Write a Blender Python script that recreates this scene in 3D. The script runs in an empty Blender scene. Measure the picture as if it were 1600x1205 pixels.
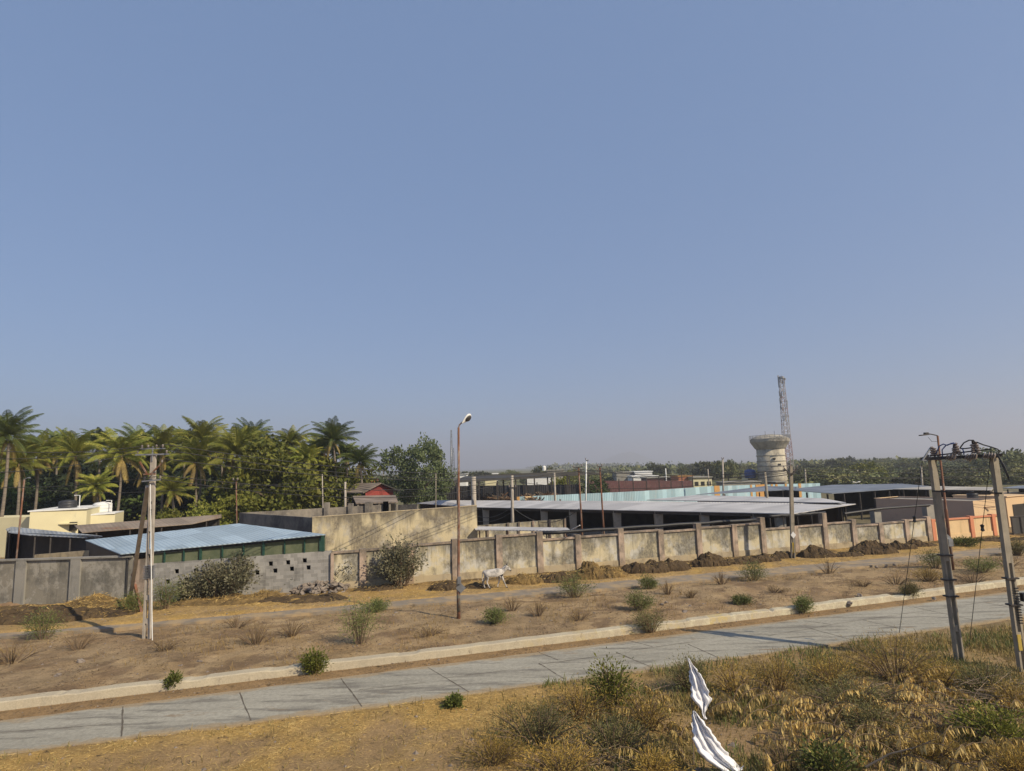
import bpy, math, random
import numpy as np
from mathutils import Vector, Matrix

# ------------------------------------------------------------------ camera, sky, sun, exposure
S = bpy.context.scene
COL = S.collection
R = math.radians
F = 960.0            # focal length in photo pixels (photo 1600 wide)
CAMZ = 7.5
PITCH, ROLL = 7.65, -1.78
cam_d = bpy.data.cameras.new("camera")
cam = bpy.data.objects.new("camera", cam_d); COL.objects.link(cam)
cam_d.sensor_width = 36.0; cam_d.lens = F / 1600 * 36
cam_d.clip_end = 30000; cam_d.clip_start = 0.1
CM = Matrix.Rotation(R(90 + PITCH), 3, 'X') @ Matrix.Rotation(R(ROLL), 3, 'Z')
cam.matrix_world = Matrix.Translation((0, 0, CAMZ)) @ CM.to_4x4()
S.camera = cam

SUN_EL, SUN_DIR = 37.0, Vector((0.82, -0.57, 0)).normalized()   # horizontal direction towards the sun
w = bpy.data.worlds.new("World"); S.world = w; w.use_nodes = True
nt = w.node_tree; nt.nodes.clear()
sky = nt.nodes.new('ShaderNodeTexSky'); sky.sky_type = 'NISHITA'; sky.sun_disc = False
sky.sun_elevation = R(SUN_EL)
sky.sun_rotation = math.atan2(SUN_DIR.x, SUN_DIR.y)
sky.air_density = 1.0; sky.dust_density = 1.2; sky.ozone_density = 4.0; sky.altitude = 0
SKY_TINT = (1.2, 1.05, .97)
tint = nt.nodes.new('ShaderNodeMix'); tint.data_type = 'RGBA'; tint.blend_type = 'MULTIPLY'; tint.inputs[0].default_value = 1.0
tint.inputs[7].default_value = SKY_TINT + (1,)
bg = nt.nodes.new('ShaderNodeBackground'); bg.inputs[1].default_value = 0.10
wo = nt.nodes.new('ShaderNodeOutputWorld')
veil = nt.nodes.new('ShaderNodeMix'); veil.data_type = 'RGBA'; veil.inputs[0].default_value = .6     # thin even dust veil over the blue
veil.inputs[7].default_value = (1.95, 3.05, 5.35, 1)
nt.links.new(sky.outputs[0], tint.inputs[6]); nt.links.new(tint.outputs[2], veil.inputs[6]); nt.links.new(veil.outputs[2], bg.inputs[0]); nt.links.new(bg.outputs[0], wo.inputs[0])
sun_d = bpy.data.lights.new("sun", 'SUN'); sun_d.energy = 5.0; sun_d.angle = R(0.53); sun_d.color = (1.0, 0.86, 0.64)
sun = bpy.data.objects.new("sun", sun_d); COL.objects.link(sun)
tosun = Vector((SUN_DIR.x * math.cos(R(SUN_EL)), SUN_DIR.y * math.cos(R(SUN_EL)), math.sin(R(SUN_EL))))
sun.rotation_euler = tosun.to_track_quat('Z', 'Y').to_euler(); sun.location = (30, -20, 40)
S.view_settings.view_transform = 'Standard'; S.view_settings.look = 'None'
S.view_settings.exposure = 0.14; S.view_settings.gamma = 1.0
S.render.engine = 'CYCLES'

# ------------------------------------------------------------------ photo -> world helpers
def ray(px, py):
    return CM @ Vector(((px - 800) / F, -(py - 602.5) / F, -1.0))
def G(px, py, z=0.0):                       # where the sight line meets the level z
    d = ray(px, py); t = (z - CAMZ) / d.z
    return Vector((d.x * t, d.y * t, z))
def D(px, py, Y):                           # where it meets the depth Y
    d = ray(px, py); t = Y / d.y
    return Vector((d.x * t, Y, CAMZ + d.z * t))
def P(px, py, A, B, off=0.0):               # where it meets the upright plane through A and B
    n = Vector((B.y - A.y, -(B.x - A.x), 0)).normalized()     # towards the camera
    d = ray(px, py); t = ((A + n * off).dot(n)) / d.dot(n)
    return Vector((d.x * t, d.y * t, CAMZ + d.z * t))
def YB(px, py):                             # depth of the ground seen at that pixel
    return G(px, py).y

# ------------------------------------------------------------------ object helpers
def tag(o, label=None, cat=None, group=None, kind=None):
    if label: o['label'] = label
    if cat: o['category'] = cat
    if group: o['group'] = group
    if kind: o['kind'] = kind
    return o
def empty(name, loc, label=None, cat=None, group=None, rz=0.0):
    o = bpy.data.objects.new(name, None); COL.objects.link(o)
    o.location = loc; o.rotation_euler = (0, 0, rz); o.empty_display_size = 0.3
    return tag(o, label, cat, group)
def copy_tree(o, loc, rz=0.0, sc=1.0, label=None, group=None):
    c = o.copy(); COL.objects.link(c); c.location = loc; c.rotation_euler = (0, 0, rz)
    c.scale = (sc, sc, sc) if not isinstance(sc, tuple) else sc
    if label: c['label'] = label
    if group: c['group'] = group
    for ch in list(o.children):
        k = ch.copy(); COL.objects.link(k); k.parent = c
        for g in ch.children:
            q = g.copy(); COL.objects.link(q); q.parent = k
    return c
def np_mesh(name, V, Fc, mat, smooth=False, col=None):
    """V (n,3), Fc (m,k) all faces the same size"""
    V = np.asarray(V, dtype=np.float32); Fc = np.asarray(Fc, dtype=np.int32)
    me = bpy.data.meshes.new(name); m, k = Fc.shape
    me.vertices.add(len(V)); me.vertices.foreach_set('co', V.ravel())
    me.loops.add(m * k); me.loops.foreach_set('vertex_index', Fc.ravel())
    me.polygons.add(m); me.polygons.foreach_set('loop_start', np.arange(m, dtype=np.int32) * k)
    try: me.polygons.foreach_set('loop_total', np.full(m, k, dtype=np.int32))
    except Exception: pass
    me.polygons.foreach_set('use_smooth', np.full(m, smooth, dtype=bool))
    if col is not None:
        a = me.color_attributes.new('tone', 'FLOAT_COLOR', 'POINT')
        a.data.foreach_set('color', np.asarray(col, dtype=np.float32).ravel())
    me.update(calc_edges=True); me.materials.append(mat)
    return me
def link(name, me, parent=None, loc=None):
    o = bpy.data.objects.new(name, me); COL.objects.link(o)
    if parent: o.parent = parent
    if loc is not None: o.location = loc
    return o

class MB:
    """collects shapes into one mesh; coordinates in world space, shifted to the parent when built"""
    def __init__(s): s.v = []; s.f = []
    def add(s, vs, fs):
        n = len(s.v); s.v += [Vector(v) for v in vs]; s.f += [tuple(i + n for i in f) for f in fs]; return s
    def hexa(s, b, t):                       # bottom quad, top quad
        return s.add(list(b) + list(t), [(3, 2, 1, 0), (4, 5, 6, 7), (0, 1, 5, 4), (1, 2, 6, 5), (2, 3, 7, 6), (3, 0, 4, 7)])
    def box(s, c, size, rz=0.0):
        c = Vector(c); x, y, z = [q / 2 for q in size]; m = Matrix.Rotation(rz, 3, 'Z')
        q = [c + m @ Vector(p) for p in ((-x, -y, -z), (x, -y, -z), (x, y, -z), (-x, y, -z), (-x, -y, z), (x, -y, z), (x, y, z), (-x, y, z))]
        return s.hexa(q[:4], q[4:])
    def wall(s, A, B, z0a, z1a, z0b, z1b, near, far):   # slab along A-B; near/far = offsets towards / away from the camera
        d = Vector((B.x - A.x, B.y - A.y, 0)).normalized(); n = Vector((d.y, -d.x, 0))
        a0 = Vector((A.x, A.y, 0)); b0 = Vector((B.x, B.y, 0)); Z = Vector((0, 0, 1))
        return s.hexa([a0 + n * near + Z * z0a, b0 + n * near + Z * z0b, b0 - n * far + Z * z0b, a0 - n * far + Z * z0a],
                      [a0 + n * near + Z * z1a, b0 + n * near + Z * z1b, b0 - n * far + Z * z1b, a0 - n * far + Z * z1a])
    def slab(s, pts, th):                    # polygon top with thickness
        n = len(pts); t = [Vector(p) for p in pts]; b = [p - Vector((0, 0, th)) for p in t]
        return s.add(t + b, [tuple(range(n)), tuple(range(2 * n - 1, n - 1, -1))] + [(i, i + n, (i + 1) % n + n, (i + 1) % n) for i in range(n)])
    def tube(s, pts, r, n=8, cap=True):
        pts = [Vector(p) for p in pts]; m = len(pts)
        if not isinstance(r, (list, tuple)): r = [r] * m
        vs = []; up0 = None
        for i, p in enumerate(pts):
            t = (pts[min(i + 1, m - 1)] - pts[max(i - 1, 0)]).normalized()
            a = up0 if up0 is not None and abs(up0.dot(t)) < .95 else (Vector((0, 0, 1)) if abs(t.z) < .9 else Vector((1, 0, 0)))
            u = (a - t * a.dot(t)).normalized(); up0 = u; q = t.cross(u)
            for k in range(n):
                g = 2 * math.pi * k / n; vs.append(p + (u * math.cos(g) + q * math.sin(g)) * r[i])
        fs = [(i * n + k, i * n + (k + 1) % n, (i + 1) * n + (k + 1) % n, (i + 1) * n + k) for i in range(m - 1) for k in range(n)]
        if cap: fs += [tuple(range(n - 1, -1, -1)), tuple((m - 1) * n + k for k in range(n))]
        return s.add(vs, fs)
    def bar(s, a, b, w_, h=None):            # square bar
        a = Vector(a); b = Vector(b); h = h or w_; t = (b - a).normalized()
        up = Vector((0, 0, 1)) if abs(t.z) < .95 else Vector((0, 1, 0))
        q = t.cross(up).normalized(); u = q.cross(t)
        o = [q * (i * w_ / 2) + u * (j * h / 2) for i, j in ((-1, -1), (1, -1), (1, 1), (-1, 1))]
        return s.hexa([a + k for k in o], [b + k for k in o])
    def lathe(s, c, prof, n=24):
        c = Vector(c); vs = []; m = len(prof)
        for r_, z in prof:
            for k in range(n):
                g = 2 * math.pi * k / n; vs.append(c + Vector((r_ * math.cos(g), r_ * math.sin(g), z)))
        fs = [(i * n + k, i * n + (k + 1) % n, (i + 1) * n + (k + 1) % n, (i + 1) * n + k) for i in range(m - 1) for k in range(n)]
        fs += [tuple(range(n - 1, -1, -1)), tuple((m - 1) * n + k for k in range(n))]
        return s.add(vs, fs)
    def build(s, name, mat, parent=None, loc=None, smooth=False, bevel=0.0):
        off = Vector(parent.location) if parent is not None else (Vector(loc) if loc is not None else Vector((0, 0, 0)))
        if parent is not None and parent.parent is not None: off = off + Vector(parent.parent.location)
        me = bpy.data.meshes.new(name)
        me.from_pydata([tuple(v - off) for v in s.v], [], s.f); me.update()
        if smooth: me.polygons.foreach_set('use_smooth', [len(p.vertices) == 4 for p in me.polygons])
        me.materials.append(mat)
        o = link(name, me, parent, None if parent is not None else off)
        if bevel: b = o.modifiers.new('bevel', 'BEVEL'); b.width = bevel; b.segments = 2; b.limit_method = 'ANGLE'
        return o

# ------------------------------------------------------------------ numpy noise
def vnoise(x, y, seed=0):
    xi = np.floor(x).astype(np.int64); yi = np.floor(y).astype(np.int64); xf = x - xi; yf = y - yi
    def h(a, b):
        n = (a * 374761393 + b * 668265263 + seed * 1442695040) & 0x7fffffff
        n = ((n ^ (n >> 13)) * 1274126177) & 0x7fffffff
        return ((n ^ (n >> 16)) & 0xffff) / 65535.0
    u = xf * xf * (3 - 2 * xf); v = yf * yf * (3 - 2 * yf)
    return (h(xi, yi) * (1 - u) + h(xi + 1, yi) * u) * (1 - v) + (h(xi, yi + 1) * (1 - u) + h(xi + 1, yi + 1) * u) * v
def fbm(x, y, seed=0, o=4):
    a = 0; s_ = 0; amp = 1
    for i in range(o): a = a + amp * vnoise(x * 2 ** i, y * 2 ** i, seed + i); s_ += amp; amp *= .5
    return a / s_

# ------------------------------------------------------------------ materials
class N:
    def __init__(s, name):
        s.m = bpy.data.materials.new(name); s.m.use_nodes = True; s.t = s.m.node_tree; s.t.nodes.clear()
        s.out = s.n('ShaderNodeOutputMaterial'); s.pos = s.n('ShaderNodeNewGeometry').outputs['Position']
        s.seed = random.random() * 50
    def n(s, t): return s.t.nodes.new(t)
    def l(s, a, b): s.t.links.new(a, b)
    def noise(s, scale, stretch=(1, 1, 1), detail=5, rough=.55, off=None, rz=0.0):
        mp = s.n('ShaderNodeMapping'); s.l(s.pos, mp.inputs[0]); mp.inputs['Scale'].default_value = stretch
        mp.inputs['Rotation'].default_value = (0, 0, rz); mp.vector_type = 'POINT'
        s.seed += 7.3; mp.inputs['Location'].default_value = (s.seed if off is None else off,) * 3
        q = s.n('ShaderNodeTexNoise'); q.inputs['Scale'].default_value = scale; q.inputs['Detail'].default_value = detail
        q.inputs['Roughness'].default_value = rough; s.l(mp.outputs[0], q.inputs['Vector']); return q.outputs[0]
    def ramp(s, fac, a, b):                  # 0 below a, 1 above b
        q = s.n('ShaderNodeMapRange'); q.inputs[1].default_value = a; q.inputs[2].default_value = b; s.l(fac, q.inputs[0]); return q.outputs[0]
    def mix(s, fac, a, b, mode='MIX'):
        q = s.n('ShaderNodeMix'); q.data_type = 'RGBA'; q.blend_type = mode
        if isinstance(fac, float): q.inputs[0].default_value = fac
        else: s.l(fac, q.inputs[0])
        for i, c in ((6, a), (7, b)):
            if isinstance(c, tuple): q.inputs[i].default_value = c + (1,)
            else: s.l(c, q.inputs[i])
        return q.outputs[2]
    def math(s, op, a, b=0.0):
        q = s.n('ShaderNodeMath'); q.operation = op
        for i, c in ((0, a), (1, b)):
            if isinstance(c, (float, int)): q.inputs[i].default_value = c
            else: s.l(c, q.inputs[i])
        return q.outputs[0]
    def z(s):
        q = s.n('ShaderNodeSeparateXYZ'); s.l(s.pos, q.inputs[0]); return q.outputs[2]
    def rand(s):
        return s.n('ShaderNodeObjectInfo').outputs['Random']
    def val(s, fac, c, lo, hi):              # brightness variation by fac
        q = s.n('ShaderNodeMapRange'); q.inputs[1].default_value = .27; q.inputs[2].default_value = .73; q.inputs[3].default_value = lo; q.inputs[4].default_value = hi; s.l(fac, q.inputs[0])
        h = s.n('ShaderNodeHueSaturation'); s.l(q.outputs[0], h.inputs['Value'])
        if isinstance(c, tuple): h.inputs['Color'].default_value = c + (1,)
        else: s.l(c, h.inputs['Color'])
        return h.outputs[0]
    def bump(s, h, strength, dist=.02, prev=None):
        q = s.n('ShaderNodeBump'); q.inputs['Strength'].default_value = strength; q.inputs['Distance'].default_value = dist
        s.l(h, q.inputs['Height'])
        if prev is not None: s.l(prev, q.inputs['Normal'])
        return q.outputs[0]
    def end(s, col, rough=.9, nrm=None, metal=0.0, spec=.3, trans=0.0):
        b = s.n('ShaderNodeBsdfPrincipled'); b.inputs['Roughness'].default_value = rough; b.inputs['Metallic'].default_value = metal
        b.inputs['Specular IOR Level'].default_value = spec
        if isinstance(col, tuple): b.inputs['Base Color'].default_value = col + (1,)
        else: s.l(col, b.inputs['Base Color'])
        if nrm is not None: s.l(nrm, b.inputs['Normal'])
        o = b.outputs[0]
        if trans:
            tr = s.n('ShaderNodeBsdfTranslucent'); mx = s.n('ShaderNodeMixShader'); mx.inputs[0].default_value = trans
            if isinstance(col, tuple): tr.inputs[0].default_value = col + (1,)
            else: s.l(col, tr.inputs[0])
            s.l(o, mx.inputs[1]); s.l(tr.outputs[0], mx.inputs[2]); o = mx.outputs[0]
        s.l(o, s.out.inputs[0]); return s.m
MT = {}
def plain(name, c1, c2, scale=2.0, c3=None, t3=(.55, .75), s3=1.0, stretch=(1, 1, 1), rough=.9, bump=.3, bscale=30, metal=0.0, st3=(1, 1, 1), dist=.02):
    m = N(name); c = m.mix(m.ramp(m.noise(scale, stretch), .3, .7), c1, c2)
    if c3: c = m.mix(m.ramp(m.noise(s3, st3, 6, .65), *t3), c, c3)
    nr = m.bump(m.noise(bscale, (1, 1, 1), 4), bump, dist) if bump else None
    MT[name] = m.end(c, rough, nr, metal); return MT[name]
def leafm(name, c1, c2, c3=None, scale=.8, trans=.25, lo=.8, hi=1.2):
    m = N(name); c = m.mix(m.ramp(m.noise(scale), .35, .65), c1, c2)
    if c3: c = m.mix(m.ramp(m.noise(scale * 5, detail=2), .55, .7), c, c3)
    c = m.val(m.noise(9, detail=2), c, .75, 1.3); c = m.val(m.rand(), c, lo, hi)
    MT[name] = m.end(c, .65, None, 0, .25, trans); return MT[name]

plain('concrete', (.30, .28, .24), (.22, .21, .185), 1.5, (.12, .115, .10), (.55, .8), 1.1, bump=.35)
plain('pole_concrete', (.42, .37, .31), (.30, .27, .23), 2.5, (.15, .13, .11), (.55, .75), 3, st3=(1, 1, .3), bump=.3, bscale=60)
plain('pole_dark', (.30, .26, .20), (.21, .185, .145), 2.5, (.09, .08, .06), (.55, .75), 3, st3=(1, 1, .3), bump=.3, bscale=60)
plain('rust', (.20, .085, .045), (.11, .055, .035), 4, (.30, .26, .22), (.5, .7), 3, st3=(1, 1, .35), rough=.8, bump=.2, bscale=80)
plain('dark_metal', (.035, .032, .03), (.06, .05, .045), 5, rough=.6, bump=.1)
plain('steel', (.32, .33, .34), (.22, .22, .22), 3, rough=.45, metal=.6, bump=0)
plain('wire', (.03, .03, .03), (.05, .05, .05), 3, rough=.6, bump=0)
plain('porcelain', (.30, .27, .25), (.16, .12, .10), 14, rough=.35, bump=0)
plain('lamp_glass', (.75, .73, .68), (.6, .58, .52), 6, rough=.3, bump=0)
plain('white_paint', (.72, .72, .70), (.6, .6, .58), 3, (.35, .33, .3), (.6, .8), 2, bump=.05)
plain('yellow_paint', (.55, .40, .06), (.42, .30, .08), 5, (.3, .25, .18), (.5, .7), 6, bump=.1)
plain('orange_paint', (.60, .24, .13), (.50, .20, .11), 1, (.35, .22, .16), (.6, .8), 3, bump=.15)
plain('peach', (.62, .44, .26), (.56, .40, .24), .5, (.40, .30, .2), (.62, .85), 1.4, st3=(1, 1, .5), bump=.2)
plain('peach_shaded', (.46, .33, .24), (.40, .29, .215), .4, (.27, .21, .17), (.6, .85), 1.0, bump=.15)  # darker copy of peach; shade of the turned-away walls put into the colour
plain('cream', (.66, .60, .38), (.60, .54, .34), .5, (.38, .35, .25), (.64, .85), 1.2, st3=(1, 1, .4), bump=.1)
plain('dark_stuff', (.025, .023, .02), (.045, .04, .035), 1.2, bump=.2)  # near-black; stands in for the shade inside sheds and behind the block wall
plain('tarp_black', (.015, .015, .017), (.03, .03, .032), 3, rough=.5, bump=.2)
plain('maroon_sheet', (.085, .035, .035), (.06, .03, .03), .6, (.12, .07, .06), (.5, .7), 2, rough=.6, bump=0)
plain('brick_red', (.30, .055, .045), (.22, .05, .04), 1.5, bump=.3)
plain('tank_black', (.03, .032, .036), (.045, .045, .05), 2, rough=.45, bump=0)
plain('tank_blue', (.03, .07, .25), (.04, .08, .2), 2, rough=.45, bump=0)
plain('wood_bits', (.15, .085, .05), (.09, .055, .035), 3, (.26, .20, .13), (.5, .65), 2.2, bump=.4)
plain('rock', (.26, .215, .175), (.17, .14, .115), 3, (.12, .10, .085), (.55, .75), 5, bump=.6, bscale=25, dist=.04)
plain('bark', (.13, .10, .07), (.08, .065, .05), 3, bump=.6, bscale=20, stretch=(1, 1, .3), dist=.04)
plain('palm_bark', (.23, .19, .15), (.13, .11, .09), 1.2, stretch=(.3, .3, 6), bump=.5, bscale=12, dist=.05)
plain('twig', (.20, .14, .085), (.13, .09, .06), 6, bump=0)
plain('cloth', (.74, .74, .76), (.66, .66, .70), 4, (.42, .38, .33), (.66, .8), 7, rough=.8, bump=.15)
plain('horn', (.08, .07, .06), (.05, .045, .04), 9, bump=0)
def sheet(name, c1, c2, c3, ang, pitch=.25, rough=.5, t3=(.58, .8), s3=.5):
    """corrugated sheet: ribs run along ang (degrees)"""
    m = N(name); c = m.mix(m.ramp(m.noise(.35), .3, .7), c1, c2); c = m.mix(m.ramp(m.noise(s3, (1, 1, 1), 7, .7), *t3), c, c3)
    mp = m.n('ShaderNodeMapping'); m.l(m.pos, mp.inputs[0]); mp.inputs['Rotation'].default_value = (0, 0, -R(ang))
    sx = m.n('ShaderNodeSeparateXYZ'); m.l(mp.outputs[0], sx.inputs[0])
    wv = m.math('SINE', m.math('MULTIPLY', sx.outputs[1], 2 * math.pi / pitch))
    # sheet joints: every 1.05 m across and every 3.1 m along, each sheet slightly different in tone
    fl = m.math('FLOOR', m.math('MULTIPLY', sx.outputs[1], .95)); fx = m.math('FLOOR', m.math('MULTIPLY', sx.outputs[0], .27))
    cb = m.n('ShaderNodeCombineXYZ'); m.l(fl, cb.inputs[0]); m.l(fx, cb.inputs[1]); wn = m.n('ShaderNodeTexWhiteNoise'); m.l(cb.outputs[0], wn.inputs[0])
    c = m.val(wn.outputs[0], c, .86, 1.1)
    MT[name] = m.end(c, rough, m.bump(wv, .6, .03), 0, .4); return MT[name]
def vsheet(name, c1, c2, c3, pitch=.3, rough=.55):
    m = N(name); c = m.mix(m.ramp(m.noise(.5), .3, .7), c1, c2); c = m.mix(m.ramp(m.noise(1.5, (1, 1, .3), 7, .7), .56, .75), c, c3)
    sx = m.n('ShaderNodeSeparateXYZ'); m.l(m.pos, sx.inputs[0]); q = m.math('ADD', sx.outputs[0], m.math('MULTIPLY', sx.outputs[1], .3))
    wv = m.math('SINE', m.math('MULTIPLY', q, 2 * math.pi / pitch))
    wn = m.n('ShaderNodeTexWhiteNoise'); wn.noise_dimensions = '1D'; m.l(m.math('FLOOR', m.math('MULTIPLY', q, 1.0)), wn.inputs['W'])
    c = m.val(wn.outputs[0], c, .8, 1.12)
    MT[name] = m.end(c, rough, m.bump(wv, .7, .03), 0, .4); return MT[name]
sheet('roof_blue', (.36, .45, .52), (.32, .41, .48), (.27, .35, .40), 130, t3=(.62, .8))
sheet('roof_white', (.49, .475, .46), (.41, .40, .39), (.28, .255, .24), 40, t3=(.6, .85))
sheet('roof_left', (.34, .36, .37), (.27, .29, .31), (.16, .14, .12), 130)
sheet('roof_grey', (.17, .19, .22), (.14, .155, .18), (.09, .09, .10), 40)
sheet('roof_cream', (.46, .42, .34), (.38, .35, .30), (.25, .2, .16), 40)
sheet('roof_asbestos', (.26, .21, .165), (.18, .145, .115), (.24, .13, .075), 130, .35, .9, (.55, .7), .4)
sheet('roof_dark', (.05, .048, .045), (.035, .033, .03), (.09, .07, .055), 40, .3, .7)
vsheet('fence_cyan', (.36, .50, .55), (.30, .45, .52), (.45, .47, .46))
vsheet('fence_dark', (.075, .07, .068), (.05, .048, .046), (.11, .10, .09))

def wall_mat(name, base, base2, mould, bare, mt=(.44, .62), ms=.9, blocks=False, bt=(.58, .68), top=None):
    m = N(name); c = m.mix(m.ramp(m.noise(.7), .35, .65), base, base2)
    c = m.mix(m.ramp(m.noise(1.3, (1, 1, .8), 8, .7), *bt), c, bare)
    f = m.ramp(m.noise(ms, (1, 1, .9), 7, .62), *mt)
    f2 = m.ramp(m.noise(7, (1, 1, .6), 6, .7), .3, .6)
    c = m.mix(m.math('MULTIPLY', f, m.math('ADD', m.math('MULTIPLY', f2, .55), .38)), c, mould)
    if top:                                   # black algae runs starting under the coping, and splashed earth at the foot
        zt = m.ramp(m.z(), *top); tn = m.noise(1.6, (1, 1, .16), 7, .65)
        c = m.mix(m.math('MULTIPLY', m.ramp(m.math('ADD', m.math('MULTIPLY', zt, .30), tn), .62, .82), .72), c, tuple(q * .75 for q in mould))
        c = m.mix(m.math('MULTIPLY', m.ramp(m.math('SUBTRACT', m.noise(2.3, (1, 1, 1), 6, .7), m.math('MULTIPLY', m.z(), .55)), .10, .36), .75), c, (.27, .20, .125))
    st = m.ramp(m.noise(3.2, (1, 1, .12), 5, .6), .56, .72)      # runs of dirt down the face
    c = m.mix(m.math('MULTIPLY', st, .5), c, tuple(q * .55 for q in mould))
    h = m.noise(14, (1, 1, 1), 8, .7); nr = m.bump(h, .5, .03)
    if blocks:
        sx = m.n('ShaderNodeSeparateXYZ'); m.l(m.pos, sx.inputs[0])
        z = m.math('MODULO', sx.outputs[2], .21); f = m.ramp(z, .018, .006)
        row = m.math('FLOOR', m.math('DIVIDE', sx.outputs[2], .21)); xx = m.math('ADD', sx.outputs[0], m.math('MULTIPLY', m.math('MODULO', row, 2.0), .2))
        g = m.ramp(m.math('MODULO', m.math('ADD', xx, 500.0), .41), .018, .006)
        j = m.math('MAXIMUM', f, g)
        cb = m.n('ShaderNodeCombineXYZ'); m.l(m.math('FLOOR', m.math('DIVIDE', m.math('ADD', xx, 500.0), .41)), cb.inputs[0]); m.l(row, cb.inputs[1])
        wn = m.n('ShaderNodeTexWhiteNoise'); m.l(cb.outputs[0], wn.inputs[0]); c = m.val(wn.outputs[0], c, .84, 1.12)
        c = m.mix(m.math('MULTIPLY', j, m.ramp(m.noise(2.5), .35, .6)), c, (.36, .34, .30)); nr = m.bump(j, -.4, .01, nr)
    MT[name] = m.end(c, .95, nr, 0, .15); return MT[name]
wall_mat('wall_panel', (.54, .465, .30), (.47, .42, .30), (.13, .12, .095), (.50, .475, .41), (.44, .54), .5, bt=(.48, .56), top=(1.0, 2.7))
wall_mat('wall_trim', (.45, .335, .25), (.39, .31, .25), (.15, .13, .105), (.38, .33, .25), (.43, .6), 1.1, top=(1.0, 2.8))
wall_mat('wall_plinth', (.43, .35, .22), (.36, .30, .21), (.16, .13, .09), (.30, .27, .22), (.50, .68), 1.4)
wall_mat('wall_grey', (.235, .215, .175), (.205, .19, .16), (.12, .115, .10), (.30, .28, .24), (.48, .60), .9, bt=(.50, .54))
wall_mat('wall_grey_trim', (.28, .265, .235), (.24, .23, .205), (.15, .145, .13), (.33, .31, .28), (.52, .7), 1.2)
wall_mat('wall_block', (.30, .29, .27), (.26, .25, .235), (.19, .185, .17), (.36, .35, .32), (.5, .68), .8, True)
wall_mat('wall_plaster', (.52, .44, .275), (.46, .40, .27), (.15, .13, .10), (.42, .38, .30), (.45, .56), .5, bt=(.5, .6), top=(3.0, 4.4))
wall_mat('wall_plaster_dull_shaded', (.27, .235, .19), (.21, .19, .16), (.09, .08, .075), (.32, .28, .22), (.40, .6), .7)  # darker plaster; on the side wall its shade is in the colour
wall_mat('wall_orange_panel', (.66, .48, .27), (.60, .43, .24), (.40, .30, .19), (.56, .42, .26), (.62, .85), 1.0, bt=(.6, .7))
leafm('leaf_palm', (.15, .18, .03), (.24, .24, .04), (.36, .31, .07), .35)
leafm('leaf_palm_dark', (.075, .11, .03), (.12, .15, .035), (.19, .19, .05), .35)
leafm('leaf_palm_dry', (.32, .24, .075), (.20, .15, .06), (.14, .10, .05), .8)
leafm('leaf_tree', (.045, .075, .022), (.075, .105, .028), None, .4)
leafm('leaf_grey', (.075, .10, .045), (.11, .135, .055), (.17, .18, .08), .5)
leafm('leaf_lushdark', (.035, .07, .02), (.06, .10, .025), None, .4)
leafm('leaf_olive', (.12, .14, .025), (.18, .185, .03), (.25, .22, .04), .3)
leafm('leaf_dark', (.018, .028, .012), (.032, .045, .016), None, .4)
leafm('leaf_far', (.06, .075, .03), (.115, .12, .045), (.17, .16, .06), .03, 0.1, .6, 1.45)
leafm('leaf_broad', (.23, .21, .13), (.15, .15, .085), (.30, .27, .18), 1.5)
leafm('leaf_feather', (.10, .13, .04), (.15, .165, .05), (.22, .19, .07), 1.5)
leafm('leaf_lush', (.10, .125, .03), (.16, .17, .04), (.08, .10, .03), 2)
leafm('leaf_dry', (.27, .18, .065), (.20, .14, .055), (.36, .26, .10), 1.2)
leafm('leaf_ochre', (.38, .25, .055), (.27, .19, .05), (.19, .155, .045), 1.2)
leafm('leaf_weed', (.13, .125, .05), (.18, .155, .06), (.10, .115, .04), 1.2)
leafm('leaf_straw', (.52, .38, .13), (.60, .46, .20), (.40, .25, .07), 2.0, .2)
leafm('grass_mix', (.34, .25, .09), (.22, .19, .065), (.44, .33, .13), .6, .15)
leafm('straw_bits', (.42, .28, .09), (.52, .38, .15), (.28, .18, .06), 1.0, .1)
# ------------------------------------------------------------------ ground, road, kerb, lane
def poly(pts, z=0.0): return [G(x, y, z) for x, y in pts]
ROAD_N = poly([(0, 1177), (400, 1132), (565, 1110), (820, 1075), (1016, 1046), (1200, 1019), (1335, 1005), (1470, 984), (1600, 965)])
ROAD_F = poly([(0, 1127), (192, 1103), (420, 1077), (665, 1042), (820, 1025), (981, 1001), (1200, 974), (1400, 949), (1600, 923)])
KERB_N = poly([(0, 1109), (420, 1061), (820, 1011), (989, 989), (1200, 965), (1456, 929), (1600, 914)])
LANE_N = poly([(0, 998), (163, 989), (420, 965), (610, 952), (820, 935), (989, 919), (1150, 905), (1350, 889), (1420, 881), (1524, 872), (1600, 863)])
def fit(pts, deg=1):
    x = np.array([p.x for p in pts]); y = np.array([p.y for p in pts]); return np.polyfit(x, y, deg)
fRN, fRF, fKN, fLN = fit(ROAD_N, 2), fit(ROAD_F, 2), fit(KERB_N, 2), fit(LANE_N, 2)
def curve(f, x):          # quadratic inside the view, straight beyond it
    x = np.asarray(x, dtype=float); xc = np.clip(x, -24, 34)
    return np.polyval(f, xc) + (x - xc) * (2 * f[0] * xc + f[1])
W0, W1, W2, W3 = G(0, 951), G(231, 944), G(515, 927), G(1583, 838)
W0 = W1 + (W0 - W1) * 2.0
LANE_W = 2.2
def LW(x): return np.clip(1.45 + (np.asarray(x, dtype=float) + 6) * .05, .8, 2.2)
def wall_y(x):
    x = np.asarray(x, dtype=float)
    a = W1.y + (x - W1.x) * (W0.y - W1.y) / (W0.x - W1.x); b = W1.y + (x - W1.x) * (W2.y - W1.y) / (W2.x - W1.x)
    c = W2.y + (x - W2.x) * (W3.y - W2.y) / (W3.x - W2.x)
    return np.where(x < W1.x, a, np.where(x < W2.x, b, c))

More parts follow.
